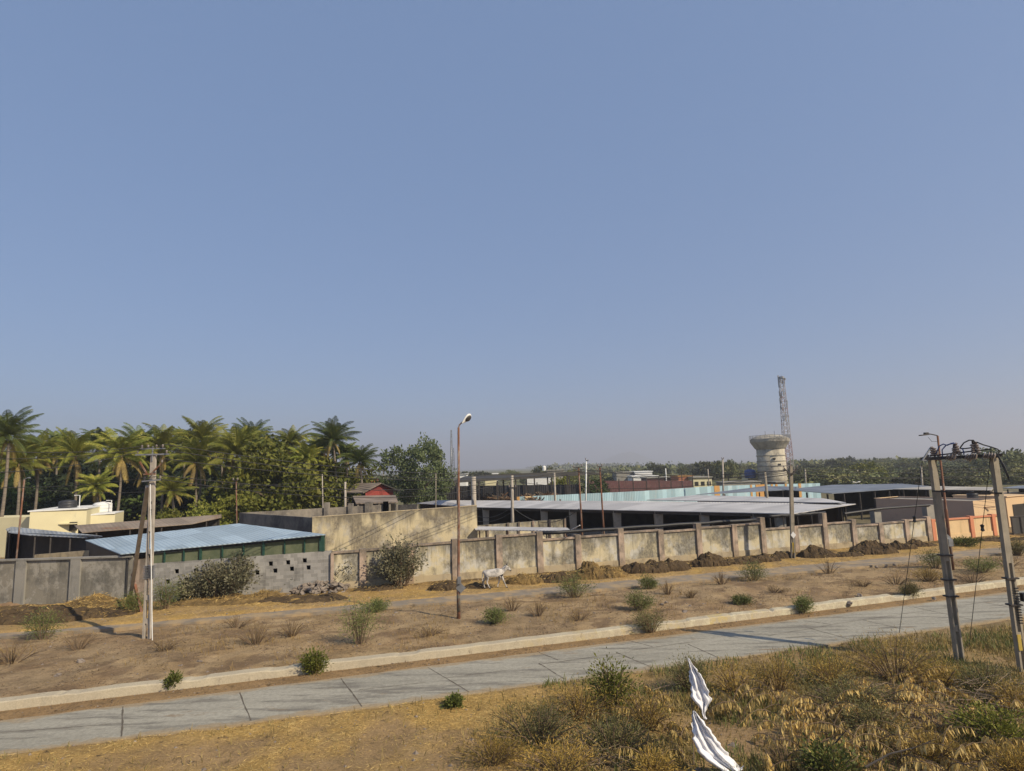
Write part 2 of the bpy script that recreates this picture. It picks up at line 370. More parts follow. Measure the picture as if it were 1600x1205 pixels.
def smooth(a, b, x):
    t = np.clip((x - a) / (b - a), 0, 1); return t * t * (3 - 2 * t)
def ground_h(x, y):
    h = (fbm(x * .5, y * .5, 3) - .5) * .16 + (fbm(x * 2.2, y * 2.2, 9) - .5) * .07 + .02
    # soil edges wander over the slab edges
    e = (fbm(x * .9, y * .9, 21) - .5) * .5
    rn, rf = curve(fRN, x), curve(fRF, x)
    inroad = smooth(-.12, .12, y - rn + e) * smooth(-.12, .12, rf - y + e)
    ln = curve(fLN, x); inlane = smooth(-.1, .1, y - ln) * smooth(-.15, .15, ln + LW(x) - y + e * 1.5)
    k = curve(fKN, x); ink = smooth(-.35, -.1, y - k) * smooth(-.1, .1, k + .5 - y)
    h = h * (1 - inroad) + inroad * (-.06); h = h * (1 - inlane) + inlane * (-.04)
    h = h * (1 - ink) + ink * (-.02)
    # verge behind the kerb is a little higher; strip by the wall rises to lane level
    up = smooth(k + .3, k + .6, y) * (1 - smooth(ln - 2.5, ln - .3, y)); h = h + up * .14 * (1 - inlane)
    up2 = smooth(ln + LW(x) - .3, ln + LW(x) + .1, y); h = h + up2 * .17 * (1 - smooth(0, 3, y - wall_y(x)))
    far = smooth(60, 90, y) + smooth(45, 70, np.abs(x)); return h * np.clip(1 - far, 0, 1)

def axis(dense0, dense1, step, far0, far1):
    a = list(np.arange(dense0, dense1 + 1e-6, step)); lo, hi = [], []
    s_ = step; v = dense0
    while v > far0: s_ *= 1.35; v -= s_; lo.append(max(v, far0))
    s_ = step; v = dense1
    while v < far1: s_ *= 1.35; v += s_; hi.append(min(v, far1))
    return np.array(lo[::-1] + a + hi)
gx = axis(-34, 46, .2, -7000, 7000); gy = axis(9, 54, .16, -60, 9000)
XX, YY = np.meshgrid(gx, gy); HH = ground_h(XX, YY)
nx, ny = len(gx), len(gy)
V = np.stack([XX.ravel(), YY.ravel(), HH.ravel()], 1)
idx = np.arange(nx * ny).reshape(ny, nx)
FQ = np.stack([idx[:-1, :-1].ravel(), idx[:-1, 1:].ravel(), idx[1:, 1:].ravel(), idx[1:, :-1].ravel()], 1)
# earth colours by place: straw litter, bare brown soil, dusty verge
def zone_color(x, y):
    def C(c): return np.array(c)[None, :]
    x = x.ravel(); y = y.ravel(); n = lambda s, sd: fbm(x * s, y * s, sd)
    rn, rf, k, ln = curve(fRN, x), curve(fRF, x), curve(fKN, x), curve(fLN, x)
    soil = C((.30, .21, .11)); red = C((.29, .195, .105)); straw = C((.40, .26, .085)); dust = C((.27, .20, .12)); dung = C((.085, .058, .034)); field = C((.13, .13, .06))
    c = np.repeat(soil, len(x), 0)
    def mixin(col, f): 
        nonlocal c; f = np.clip(f, 0, 1)[:, None]; c = c * (1 - f) + col * f
    mixin(red, smooth(.4, .6, n(.35, 31)) * .8)
    verge = smooth(k, k + .8, y) * (1 - smooth(ln - .5, ln, y))
    mixin(C((.38, .275, .155)), verge * smooth(.35, .65, n(.8, 36)) * .8)
    mixin(C((.165, .11, .066)), verge * smooth(.52, .66, n(1.3, 37)) * .75)
    mixin(dust, verge * smooth(.55, .7, n(.25, 5)) * .5)
    near = 1 - smooth(rn - .3, rn + .1, y)
    mixin(straw, near * smooth(9, -3, x) * (smooth(.36, .6, n(.5, 7)) * .75 + .15))
    mixin(straw, near * smooth(rn - 1.8, rn - .3, y) * smooth(12, 2, x) * .6)
    mixin(C((.19, .15, .07)), near * smooth(-1, 3, x) * smooth(.42, .58, n(.7, 8)) * .6)
    mixin(C((.34, .235, .10)), near * smooth(4, 7, x) * smooth(.5, .62, n(.9, 11)) * .7)
    gap = smooth(rf - .1, rf + .1, y) * (1 - smooth(k - .2, k, y)); mixin(C((.27, .175, .085)), gap * .8)
    back = smooth(ln + LW(x) - .4, ln + LW(x), y) * (1 - smooth(-.2, .4, y - wall_y(x)))
    mixin(C((.36, .24, .10)), back * .85); mixin(straw, back * smooth(.45, .65, n(.9, 14)) * .8)
    mixin(dung, back * smooth(-2.3, -.9, y - wall_y(x)) * smooth(.33, .5, n(.6, 15)) * .85)
    lane_d = smooth(ln + 1.5, ln + 1.9, y) * (1 - smooth(ln + 2.2, ln + 2.6, y)); mixin(dust, lane_d * .3)
    mixin(C((.16, .14, .09)), smooth(56, 75, y)); mixin(field, smooth(110, 180, y))
    return np.concatenate([c, np.ones((len(x), 1))], 1)
m = N('earth'); at = m.n('ShaderNodeAttribute'); at.attribute_name = 'tone'
c = m.val(m.noise(1.2, detail=8, rough=.7), at.outputs[0], .72, 1.28); c = m.val(m.noise(14, detail=6, rough=.75), c, .62, 1.38)
c = m.mix(m.ramp(m.noise(3.1, (1, 1, 1), 9, .75), .57, .66), c, (.10, .07, .04))
c = m.mix(m.ramp(m.noise(26, (1, 1, 1), 4, .7), .66, .72), c, (.42, .36, .26))
big = m.n('ShaderNodeTexNoise'); big.inputs['Scale'].default_value = .012; m.l(m.pos, big.inputs['Vector'])
c = m.mix(m.math('MULTIPLY', m.ramp(big.outputs[0], .45, .6), .25), c, (.16, .13, .07))
nr = m.bump(m.noise(3.5, detail=10, rough=.75), .8, .12); nr = m.bump(m.noise(30, detail=6, rough=.75), .8, .03, nr)
MT['earth'] = m.end(c, .97, nr, 0, .1)
tag(link('ground', np_mesh('ground', V, FQ, MT['earth'], True, zone_color(XX, YY))), kind='structure', label='dry brown earth with straw litter')

def strip(name, f0, f1, x0, x1, zt, th, mat, n=160, off0=0, off1=0, jag=0.0):
    xs = np.linspace(x0, x1, n); mb = MB(); y0 = curve(f0, xs) + off0; y1 = curve(f1, xs) + off1
    j0 = (fbm(xs * 1.3, xs * 0, 77) - .5) * jag; j1 = (fbm(xs * 1.3, xs * 0, 88) - .5) * jag
    vs = []; fs = []
    for i in range(n):
        vs += [(xs[i], y0[i] + j0[i], zt - th), (xs[i], y0[i] + j0[i], zt), (xs[i], y1[i] + j1[i], zt), (xs[i], y1[i] + j1[i], zt - th)]
    for i in range(n - 1):
        a = i * 4; b = a + 4; fs += [(a, b, b + 1, a + 1), (a + 1, b + 1, b + 2, a + 2), (a + 2, b + 2, b + 3, a + 3)]
    fs += [(0, 1, 2, 3), (4 * n - 1, 4 * n - 2, 4 * n - 3, 4 * n - 4)]
    mb.add(vs, fs); return mb.build(name, mat)
# concrete road with cross joints and a lengthwise joint
m = N('road_concrete'); sl = float(fRN[1]); ang = math.atan(sl)
c = m.mix(m.ramp(m.noise(.5, (.4, 1.4, 1), 6, .6, rz=-ang), .3, .7), (.25, .235, .19), (.345, .325, .265))
c = m.mix(m.ramp(m.noise(1.6, (.22, 1.5, 1), 8, .7, rz=-ang), .50, .62), c, (.165, .152, .125))
c = m.mix(m.ramp(m.noise(1.1, (.5, 1.6, 1), 7, .7, rz=-ang), .61, .66), c, (.24, .19, .13))
sp = m.n('ShaderNodeSeparateXYZ'); m.l(m.pos, sp.inputs[0])
def edge_dist(f): return m.math('SUBTRACT', sp.outputs[1], m.math('ADD', m.math('MULTIPLY', m.math('ADD', m.math('MULTIPLY', sp.outputs[0], float(f[0])), float(f[1])), sp.outputs[0]), float(f[2])))
en = m.noise(1.3, (.6, 1, 1), 8, .7)
for dd in (edge_dist(fRN), m.math('MULTIPLY', edge_dist(fRF), -1.0)):      # blown sand along both edges
    c = m.mix(m.math('MULTIPLY', m.ramp(m.math('SUBTRACT', m.math('MULTIPLY', en, 1.5), dd), .40, .62), .8), c, (.30, .225, .13))
c = m.mix(m.ramp(m.noise(45, detail=3), .6, .75), c, (.38, .37, .33))
c = m.val(m.noise(7, detail=8, rough=.75), c, .72, 1.28)
MT['road_concrete'] = m.end(c, .85, m.bump(m.noise(40, detail=6, rough=.7), .35, .01), 0, .25)
X0, X1 = -40, 60
road = strip('road', fRN, fRF, X0, X1, .035, .2, MT['road_concrete'], 200, jag=.12); tag(road, 'grey concrete slab road with tarred cross joints', kind='structure')
plain('joint_tar', (.085, .075, .06), (.13, .105, .075), 8, bump=.4)
mb = MB(); rj = random.Random(4)
def seg_strip(a, b, wd, z=.0395, n=14, wob=.012, f=1.0):
    pts = []; d = (b - a); L = d.length; nrm = Vector((-d.y, d.x, 0)).normalized(); ph = rj.random() * 9
    for i in range(n + 1):
        t = i / n; o = (math.sin(t * 9 + ph) * .5 + rj.uniform(-.5, .5)) * wob; q = a + d * t + nrm * o; ww = wd * rj.uniform(.4, 1.5) * f
        pts.append((q - nrm * ww, q + nrm * ww))
    vs = [Vector((p.x, p.y, z)) for pr in pts for p in pr]
    mb.add(vs, [(2 * i, 2 * i + 2, 2 * i + 3, 2 * i + 1) for i in range(n)])
for (a, b) in [((192, 1106), (190, 1153)), ((374, 1084), (392, 1128)), ((533, 1062), (566, 1106)), ((668, 1044), (733, 1083)), ((842, 1021), (872, 1033)), ((842, 1038), (882, 1063)),
               ((985, 1003), (1020, 1012)), ((963, 1021), (1015, 1043)), ((1075, 1008), (1122, 1029)), ((1255, 971), (1298, 977)), ((1265, 983), (1330, 1001)), ((1348, 970), (1412, 985)), ((1428, 950), (1520, 970)), ((1540, 943), (1580, 951))]:
    seg_strip(G(*a), G(*b), .022)
for (a, b, f) in [((0, 1147), (190, 1132), .6), ((560, 1080), (665, 1068), .7), ((842, 1040), (985, 1020), 1), ((985, 1018), (1100, 1002), 1), ((1200, 995), (1300, 978), .9), ((1300, 977), (1600, 933), .7), ((690, 1062), (800, 1048), .5)]:
    seg_strip(G(*a), G(*b), .018, f=f, wob=.02)
tag(mb.build('road_joints', MT['joint_tar']), 'dark tar filled joints crossing the concrete road', kind='structure')
# lane by the wall, a thin raised slab
plain('lane_asphalt', (.25, .21, .16), (.19, .16, .125), 1.2, (.34, .25, .145), (.46, .6), 1.1, bump=.5, bscale=25)
tag(strip('lane', fLN, fLN, -33, 47, .13, .3, MT['lane_asphalt'], 200, 0, LW(np.linspace(-33, 47, 200)), .3), 'narrow worn lane with a broken edge in front of the wall', kind='structure')
# kerb: long low concrete edging with chipped top, yellow/white painted blocks to the right
m = N('kerb_concrete'); c = m.mix(m.ramp(m.noise(1.0), .3, .7), (.44, .385, .28), (.37, .32, .235))
sx = m.n('ShaderNodeSeparateXYZ'); m.l(m.pos, sx.inputs[0])
pn = m.noise(2.2, (1, 1, 1), 7, .7)
blk = m.math('GREATER_THAN', m.math('MODULO', m.math('ADD', sx.outputs[0], 100.0), 2.2), 1.1)
pc = m.mix(m.math('MULTIPLY', blk, m.ramp(sx.outputs[0], 15.0, 10.0)), (.52, .475, .34), (.47, .37, .16))
hasp = m.math('MULTIPLY', m.ramp(sx.outputs[0], -3.0, 9.0), m.ramp(pn, .46, .58))
c = m.mix(m.math('MULTIPLY', hasp, .85), c, pc)
c = m.mix(m.ramp(m.noise(2.5, (1, 1, .5), 8, .7), .6, .7), c, (.20, .165, .12)); c = m.val(m.noise(20, detail=6, rough=.7), c, .8, 1.2)
MT['kerb'] = m.end(c, .92, m.bump(m.noise(18, detail=8, rough=.7), .5, .03), 0, .15)
n = 520; xs = np.linspace(-34, 50, n); mb = MB(); vs = []; fs = []
ky = curve(fKN, xs); top = .27 + (fbm(xs * .8, xs * 0, 5) - .5) * .05
notch = smooth(.66, .72, fbm(xs * 1.1, xs * 0 + 3, 55)) * (.03 + .09 * smooth(6, 13, xs)); top = top - notch
wob = (fbm(xs * 2.5, xs * 0, 15) - .5) * .05; wb = (fbm(xs * 2.5, xs * 0 + 9, 16) - .5) * .08
for i in range(n):
    y = ky[i] + wob[i]
    vs += [(xs[i], y - .03, -.1), (xs[i], y, top[i] - .03), (xs[i], y + .04, top[i]), (xs[i], y + .44 + wb[i], top[i] + .01), (xs[i], y + .48 + wb[i], top[i] - .05), (xs[i], y + .49 + wb[i], -.1)]
for i in range(n - 1):
    a = i * 6; b = a + 6
    for k in range(5): fs.append((a + k, b + k, b + k + 1, a + k + 1))
mb.add(vs, fs); tag(mb.build('kerb', MT['kerb'], smooth=False), 'broad concrete kerb with worn yellow and white paint', kind='structure')
# ------------------------------------------------------------------ boundary walls
def zat(px, py, A, B, off=0): return P(px, py, A, B, off).z
# grey rendered wall at the left
def grey_wall():
    A, B = W0, G(207, 945); B = P(207, 900, W0, W1); B.z = 0
    root = empty('boundary_wall', (A + B) / 2 * 1.0, 'grey rendered boundary wall with flat pillars at the far left of the lane', 'wall')
    root.location.z = 0
    zt = zat(100, 874, W0, W1)
    MB().wall(A, B, -.2, zt, -.2, zt, 0, .2).build('panel', MT['wall_grey'], root)
    MB().wall(A, B, zt + .002, zt + .1, zt + .002, zt + .1, .14, .24).build('coping', MT['wall_grey_trim'], root)
    for px in (-70, 34, 119):
        a = P(px - 8, 900, W0, W1); b = P(px + 7.5, 900, W0, W1)
        MB().wall(a, b, -.2, zt, -.2, zt, .13, -.002).build('pillar', MT['wall_grey_trim'], root)
grey_wall()
# strip of bare pinkish render between the grey wall and the block wall
a = P(207.6, 900, W0, W1); b = P(234.5, 900, W1, W2); zt = zat(215, 874, W0, W1)
tag(MB().wall(a, b, -.2, zt - .02, -.2, zt - .02, .02, .2).build('wall_pier', MT['wall_trim'], loc=(a.x, a.y, 0)), 'weathered pinkish wall pier where the grey wall meets the block wall', 'wall pier')
# concrete block wall with square vent holes
def block_wall():
    a = P(235, 900, W1, W2); b = P(517, 900, W1, W2); za = zat(235, 881, W1, W2); zb = zat(512, 861, W1, W2)
    root = empty('block_wall', (a.x, a.y, 0), 'grey concrete block wall pierced by small square vent holes under a green mesh screen', 'wall')
    holes = [(262, 909), (276, 893), (291, 906), (306, 892), (347, 885), (394, 885), (402, 895), (423, 881), (430, 892), (450, 879), (456, 889), (476, 876), (482, 887)]
    # wall face built around the holes: cut into columns
    d = (b - a); d.z = 0; L = d.length; d.normalize(); n = Vector((d.y, -d.x, 0)); hs = .125
    hp = []
    for x, y in holes:
        p = P(x, y, W1, W2); hp.append(((Vector((p.x, p.y, 0)) - Vector((a.x, a.y, 0))).dot(d), p.z))
    cuts = sorted(set([0, L] + [round(s + e, 4) for s, z in hp for e in (-hs, hs)]))
    mb = MB()
    ztop = lambda s: za + (zb - za) * s / L
    for s0, s1 in zip(cuts[:-1], cuts[1:]):
        mid = (s0 + s1) / 2; hh = sorted(z for s, z in hp if abs(s - mid) < hs)
        lo = -.2; A_ = a + d * s0; B_ = a + d * s1
        for z in hh:
            mb.wall(A_, B_, lo, z - hs * 1.1, lo, z - hs * 1.1, 0, .2); lo = z + hs * 1.1
        mb.wall(A_, B_, lo, ztop(s0), lo, ztop(s1), 0, .2)
    mb.build('block_face', MT['wall_block'], root)
    MB().wall(a, b, 0, za - .1, 0, zb - .1, -.5, .55).build('dark_backing', MT['dark_stuff'], root)  # added dark sheet, stands in for shade seen through the vent holes
    MB().wall(a, b, za - .1 + .002, za - .05, zb - .098, zb - .05, -.2, .56).build('dark_backing_lid', MT['dark_stuff'], root)  # near-black strip closing the gap above the added sheet
    return a, b, za, zb
BWA, BWB, BZA, BZB = block_wall()

# long panelled wall
def panel_wall(name, label, secs, mats, zextra=0.0, off=0.0):
    """secs: (left pillar px, right pillar px, coping y left, coping y right)"""
    pxs = sorted(set([s[0] for s in secs] + [s[1] for s in secs]))
    p0 = P(secs[0][0], 880, W2, W3); root = empty(name, (p0.x, p0.y, 0), label, 'wall')
    for (x0, x1, y0, y1) in secs:
        a = P(x0, 880, W2, W3); b = P(x1, 880, W2, W3); za = zat(x0, y0, W2, W3); zb = zat(x1, y1, W2, W3)
        zm = (za + zb) / 2 if abs(za - zb) < .35 else None
        za, zb = (zm + (za - zb) * .15, zm - (za - zb) * .15) if zm else (za, zb)
        pl = .62
        MB().wall(a, b, -.2, za, -.2, zb, off, .2 - off).build('panel', mats[0], root)
        MB().wall(a, b, -.2, pl, -.2, pl, off + .055, -off - .002).build('plinth', mats[2], root)
        MB().wall(a, b, za - .09, za + .03, zb - .09, zb + .03, off + .1, .24 - off).build('coping', mats[1], root)
    return root
TOPS = {519: 864, 567: 858, 641: 850, 711: 843, 780: 836, 844: 831, 904: 836, 971.5: 826, 1034: 828, 1094: 818, 1150: 819.5, 1195: 808.5, 1246.5: 822, 1293: 801.5, 1338.5: 811.5, 1381: 817, 1422: 811.5, 1457: 807}
SECS = [(519, 567, 863, 860), (567, 641, 860, 853), (641, 711, 853, 845.5), (711, 780, 845.5, 838.5), (780, 844, 838, 833), (844, 904, 843.5, 839), (904, 971.5, 839, 833.5), (971.5, 1034, 831, 828),
        (1034, 1094, 831.5, 825.5), (1094, 1150, 824, 821), (1150, 1195, 820.5, 816), (1195, 1246.5, 826, 823.5), (1246.5, 1293, 823, 818), (1293, 1338.5, 818, 814), (1338.5, 1381, 821.5, 818), (1381, 1422, 818, 813), (1422, 1457, 813, 809.5)]
root = panel_wall('panelled_wall', 'long yellow plaster boundary wall with pinkish pillars and mould stained panels', SECS, (MT['wall_panel'], MT['wall_trim'], MT['wall_plinth']))
for px, ty in TOPS.items():
    a = P(px, 880, W2, W3); d = Vector((W3.x - W2.x, W3.y - W2.y, 0)).normalized(); z = zat(px, ty, W2, W3, .16)
    wd = .22 if px not in (519,) else .1
    mb = MB().wall(a - d * wd, a + d * wd, -.2, z, -.2, z, .16, .3); mb.build('pillar', MT['wall_trim'], root, bevel=.015)
SEC2 = [(1463.5, 1525, 812, 808), (1525, 1561, 807.5, 804.5), (1561, 1577, 804.5, 803)]
root = panel_wall('orange_wall', 'peach boundary wall framed with orange pillars and orange coping', SEC2, (MT['wall_orange_panel'], MT['orange_paint'], MT['wall_orange_panel']))
for px, ty in {1464: 811, 1525: 806, 1560: 803, 1577.5: 802}.items():
    a = P(px, 880, W2, W3); d = Vector((W3.x - W2.x, W3.y - W2.y, 0)).normalized(); z = zat(px, ty, W2, W3, .16)
    MB().wall(a - d * .2, a + d * .2, -.2, z, -.2, z, .14, .3).build('pillar', MT['orange_paint'], root, bevel=.015)
# dark steel gate after the orange wall
a = P(1582, 830, W2, W3); b = P(1625, 830, W2, W3); z = zat(1590, 808, W2, W3)
g = empty('steel_gate', (a.x, a.y, 0), 'dark sheet steel gate at the right end of the orange wall', 'gate')
MB().wall(a, b, .25, z, .25, z, 0, .05).build('gate_leaf', MT['roof_dark'], g)
mb = MB(); mb.wall(a, b, z + .003, z + .09, z + .003, z + .09, .05, .1); mb.wall(a, b, .15, .245, .15, .245, .05, .1)
for t in (0, .33, .66, 1): q = a.lerp(b, t); mb.bar((q.x, q.y - .08, 0), (q.x, q.y - .08, z), .07)
mb.build('gate_frame', MT['dark_metal'], g)

# ------------------------------------------------------------------ green-screened shed with the blue roof behind the block wall
def blue_shed():
    A = P(188, 866, W1, W2, -.02); Bq = P(509, 834, W1, W2, -.02); A = P(188, 865.5, W0, W1, .3)
    C = G(373, 818, 4.0); Dd = G(133, 844, 3.15)
    Bq = P(509, 835, W1, W2, .35)
    root = empty('blue_roof_shed', (Bq.x, Bq.y, 0), 'low shed with a pale blue sheet roof and green mesh front on the block wall', 'shed')
    MB().slab([A, Bq, C, Dd], .05).build('roof', MT['roof_blue'], root)
    off = -.06
    a = P(237, 870, W1, W2, off); b = P(508, 850, W1, W2, off)
    z0 = lambda x: BZA + (BZB - BZA) * (x - BWA.x) / (BWB.x - BWA.x)
    zt = lambda x: A.z + (Bq.z - A.z) * (x - A.x) / (Bq.x - A.x) - .09
    mb = MB(); d = (b - a); d.z = 0
    MB().wall(a, b, z0(a.x) + .004, zt(a.x), z0(b.x) + .004, zt(b.x), -.04, .07).build('mesh_screen', MT['green_mesh'], root)
    xs = [238, 258, 288, 314, 348, 381, 412, 445, 476, 503]
    for k, x in enumerate(xs):
        q = P(x, 860, W1, W2, off); wd = .06 if k % 3 else .12
        if k == len(xs) - 1: wd = .3
        MB().box((q.x, q.y - .02, (z0(q.x) + zt(q.x)) / 2 + .002), (wd, .12, zt(q.x) - z0(q.x) - .01)).build('post', MT['green_frame'], root)
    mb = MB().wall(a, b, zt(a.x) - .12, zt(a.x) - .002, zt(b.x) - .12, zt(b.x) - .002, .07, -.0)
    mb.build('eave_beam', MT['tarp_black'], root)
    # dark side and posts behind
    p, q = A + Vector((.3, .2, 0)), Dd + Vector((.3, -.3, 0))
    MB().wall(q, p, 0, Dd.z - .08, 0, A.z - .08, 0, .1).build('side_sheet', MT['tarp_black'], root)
    return A, Bq, C, Dd
plain('green_frame', (.02, .06, .045), (.03, .08, .06), 3, rough=.5, bump=0)
m = N('green_mesh'); c = m.mix(m.ramp(m.noise(1.2, detail=5, rough=.7), .4, .6), (.10, .115, .07), (.155, .165, .105))
q = m.n('ShaderNodeTexWave'); q.inputs['Scale'].default_value = 14; q.wave_type = 'BANDS'; q.bands_direction = 'Z'; m.l(m.pos, q.inputs['Vector'])
MT['green_mesh'] = m.end(m.mix(m.math('MULTIPLY', q.outputs[1], .4), c, (.06, .09, .05)), .9, None, 0, .1)
BA, BB, BC, BD = blue_shed()

# ------------------------------------------------------------------ plaster compound (parapet walls of a roofless block)
def compound():
    z = 4.35
    c0 = G(488, 809, z); c1 = G(745, 790.5, 4.55); c2 = G(374, 801.5, z); c3 = G(603, 788.5, z)
    root = empty('plaster_building', (c0.x, c0.y, 0), 'flat topped building with a long stained yellow plaster front and dull grey parapets', 'building')
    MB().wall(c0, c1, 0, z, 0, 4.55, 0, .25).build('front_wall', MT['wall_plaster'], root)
    MB().wall(c2, c0, 0, z, 0, z, .0, .2).build('side_wall', MT['wall_plaster_dull_shaded'], root)  # shaded side: shade painted in with the darker plaster
    MB().wall(c2, c3, 3.1, z, 3.1, z, 0, .2).build('back_parapet', MT['wall_plaster_dull_shaded'], root)
    MB().wall(c0 + Vector((-.02, .0, 0)), c1, z + .003, z + .06, 4.553, 4.61, .03, .28).build('coping', MT['wall_plinth'], root)
    # roof deck inside
    d = c3 - c2; MB().slab([Vector((p.x, p.y, 3.3)) for p in (c0 + Vector((0, .4, 0)), c1 + Vector((-.2, .5, 0)), c1 + (c2 - c0), c2 + Vector((.5, .2, 0)))], .2).build('roof_deck', MT['concrete'], root)
    for x, y0, h in ((480, 791, .5), (512, 794.5, .3), (545, 793, .3), (559, 788, .35), (592, 787.5, .35), (617, 800, .3)):
        q = G(x, y0, z + h); q = c2.lerp(c3, min(1.0, max(0, (q.x - c2.x) / (c3.x - c2.x))))
        MB().box((q.x, q.y - .12, z / 2 + 1.6 + h / 2), (.42, .5, z - 3.2 + h)).build('parapet_pier', MT['wall_plaster_dull_shaded'], root)
    # small concrete ledge blocks on the boundary wall side
    return c0, c1, c2, c3
PC = compound()
# rear parapet run between the compound and the long shed
a = G(603, 789, 4.3); b = G(650, 788, 4.3)
# low yellow inner wall right of the plaster building, with its lean-to sheet
a = G(744, 821.5, 2.7); b = G(884, 811, 2.7)
iw = empty('inner_wall', (a.x, a.y, 0), 'low stained yellow plaster wall inside the yard, right of the plaster building', 'wall')
MB().wall(a, b, 0, 2.7, 0, 2.7, 0, .2).build('wall_face', MT['wall_panel'], iw)
for t in (.12, .34, .46, .62, .81, .99):
    q = a.lerp(b, t); MB().box((q.x, q.y - .1, 1.36), (.16, .22, 2.78)).build('pier', MT['wall_trim'], iw)
pts = [G(742, 827.5, 2.75), G(893, 829.5, 2.75), G(886, 824.5, 2.85), G(742, 822.5, 2.85)]
lt = empty('lean_to', (pts[0].x, pts[0].y, 0), 'narrow white sheet lean-to roof close behind the panelled wall', 'shed')
MB().slab(pts, .06).build('roof', MT['roof_white'], lt)
for t in (.05, .35, .7, .95):
    q = pts[0].lerp(pts[1], t) + Vector((0, .2, 0)); MB().tube([(q.x, q.y, 0), (q.x, q.y, 2.7)], .05).build('post', MT['rust'], lt)
# thin white pipe stub beside the lean-to
p = G(893, 828, 2.9); q = G(906, 821, 3.4); tag(MB().tube([p, q], .04, 6).build('white_pipe', MT['white_paint'], loc=p), 'short white pipe slanting up beside the lean-to roof', 'pipe')
for (x0, y0, x1, y1, lab) in ((846, 834, 1192, 810, 'long black pipe running just above and behind the wall coping'), (1201, 806.5, 1289, 801, 'shorter black pipe behind the wall, right of the tall pillar')):
    a = P(x0, y0, W2, W3, -1.2); b = P(x1, y1, W2, W3, -1.2); b.z = a.z = (a.z + b.z) / 2
    r = empty('black_pipe', a, lab, 'pipe'); mb = MB(); n = 14
    mb.tube([a.lerp(b, t / n) + Vector((0, 0, -.05 * math.sin(t / n * math.pi * 5) ** 2)) for t in range(n + 1)], .13, 8).build('pipe_run', MT['tarp_black'], r, smooth=True)
    for t in (.02, .25, .5, .75, .98): q = a.lerp(b, t); MB().tube([(q.x, q.y, 0), (q.x, q.y, q.z - .1)], .05, 6).build('support', MT['dark_metal'], r)

# ------------------------------------------------------------------ sheds
def shed(name, label, roof, mat, th=.06, posts=(), pmat='dark_metal', pr=.06, back=None, bmat='dark_stuff', base=None):
    """roof: (px, py, z) corners; posts: (edge index, t); back: pair of corner indices joined by a wall"""
    pts = [G(x, y, z) for x, y, z in roof]; r = empty(name, (pts[0].x, pts[0].y, 0), label, 'shed')
    MB().slab(pts, th).build('roof', MT[mat], r)
    n = len(pts)
    for e, t in posts:
        q = pts[e].lerp(pts[(e + 1) % n], t); cen = sum(pts, Vector()) / n; q = q + (cen - q) * .03
        MB().box((q.x, q.y, (q.z - th) / 2 - .05), (pr * 2, pr * 2, q.z - th - .1), .7).build('post', MT[pmat], r)
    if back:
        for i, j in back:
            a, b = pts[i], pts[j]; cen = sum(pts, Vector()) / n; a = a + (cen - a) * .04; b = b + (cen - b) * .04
            MB().wall(a, b, 0, a.z - th - .12, 0, b.z - th - .12, 0, .1).build('back_wall', MT[bmat], r)  # dark wall colour stands in for the shade under the roof
    return r, pts
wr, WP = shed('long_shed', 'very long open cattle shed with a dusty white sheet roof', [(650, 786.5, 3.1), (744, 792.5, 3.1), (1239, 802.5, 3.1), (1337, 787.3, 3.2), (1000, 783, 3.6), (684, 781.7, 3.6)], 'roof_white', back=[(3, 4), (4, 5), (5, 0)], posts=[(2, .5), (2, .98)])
mb = MB(); a, b = WP[1], WP[2]
for x in (754, 845, 890, 959, 1024, 1096, 1178, 1215):
    t = (x - 744) / (1239 - 744); lo, hi = 0, 1
    for _ in range(30):                       # find the point of the eave seen at that pixel column
        mid = (lo + hi) / 2; q = a.lerp(b, mid); v = CM.transposed() @ (q - Vector((0, 0, CAMZ))); sxp = 800 + F * v.x / -v.z
        if sxp < x: lo = mid
        else: hi = mid
    q = a.lerp(b, lo) + Vector((.35, .45, 0))
    MB().hexa([q + Vector((-.28, -.28, -q.z)), q + Vector((.28, -.28, -q.z)), q + Vector((.28, .28, -q.z)), q + Vector((-.28, .28, -q.z))],
              [q + Vector((-.4, -.28, -.1)), q + Vector((.4, -.28, -.1)), q + Vector((.4, .28, -.1)), q + Vector((-.4, .28, -.1))]).build('pillar', MT['concrete'], wr)
MB().wall(a + Vector((0, .3, 0)), b + Vector((0, .3, 0)), 3.0 - .22, 3.0, 3.0 - .22, 3.0, .1, .1).build('eave_beam', MT['dark_metal'], wr)
MB().wall(a + Vector((1, 2, 0)), b + Vector((1, 2, 0)), .0, .9, .0, .9, .15, .15).build('feed_trough', MT['concrete'], wr)
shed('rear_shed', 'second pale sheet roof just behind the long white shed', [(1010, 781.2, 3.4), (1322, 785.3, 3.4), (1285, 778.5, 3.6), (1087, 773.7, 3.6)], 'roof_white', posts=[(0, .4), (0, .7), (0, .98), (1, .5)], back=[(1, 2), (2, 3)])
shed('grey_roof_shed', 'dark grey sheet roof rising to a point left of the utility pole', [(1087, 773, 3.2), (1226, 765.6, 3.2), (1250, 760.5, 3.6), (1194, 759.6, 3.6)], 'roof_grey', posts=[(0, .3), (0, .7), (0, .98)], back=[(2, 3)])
shed('wide_grey_shed', 'wide blue grey sheet roof over dark posts at the right of the yard', [(1222, 765, 3.4), (1300, 771, 3.4), (1456, 760, 3.4), (1409, 755.8, 3.5), (1300, 757.6, 3.5)], 'roof_grey', posts=[(0, t) for t in (.1, .5, .9)] + [(1, t) for t in (.1, .25, .4, .55, .7, .85, .98)], back=[(2, 3), (3, 4)], pr=.08)
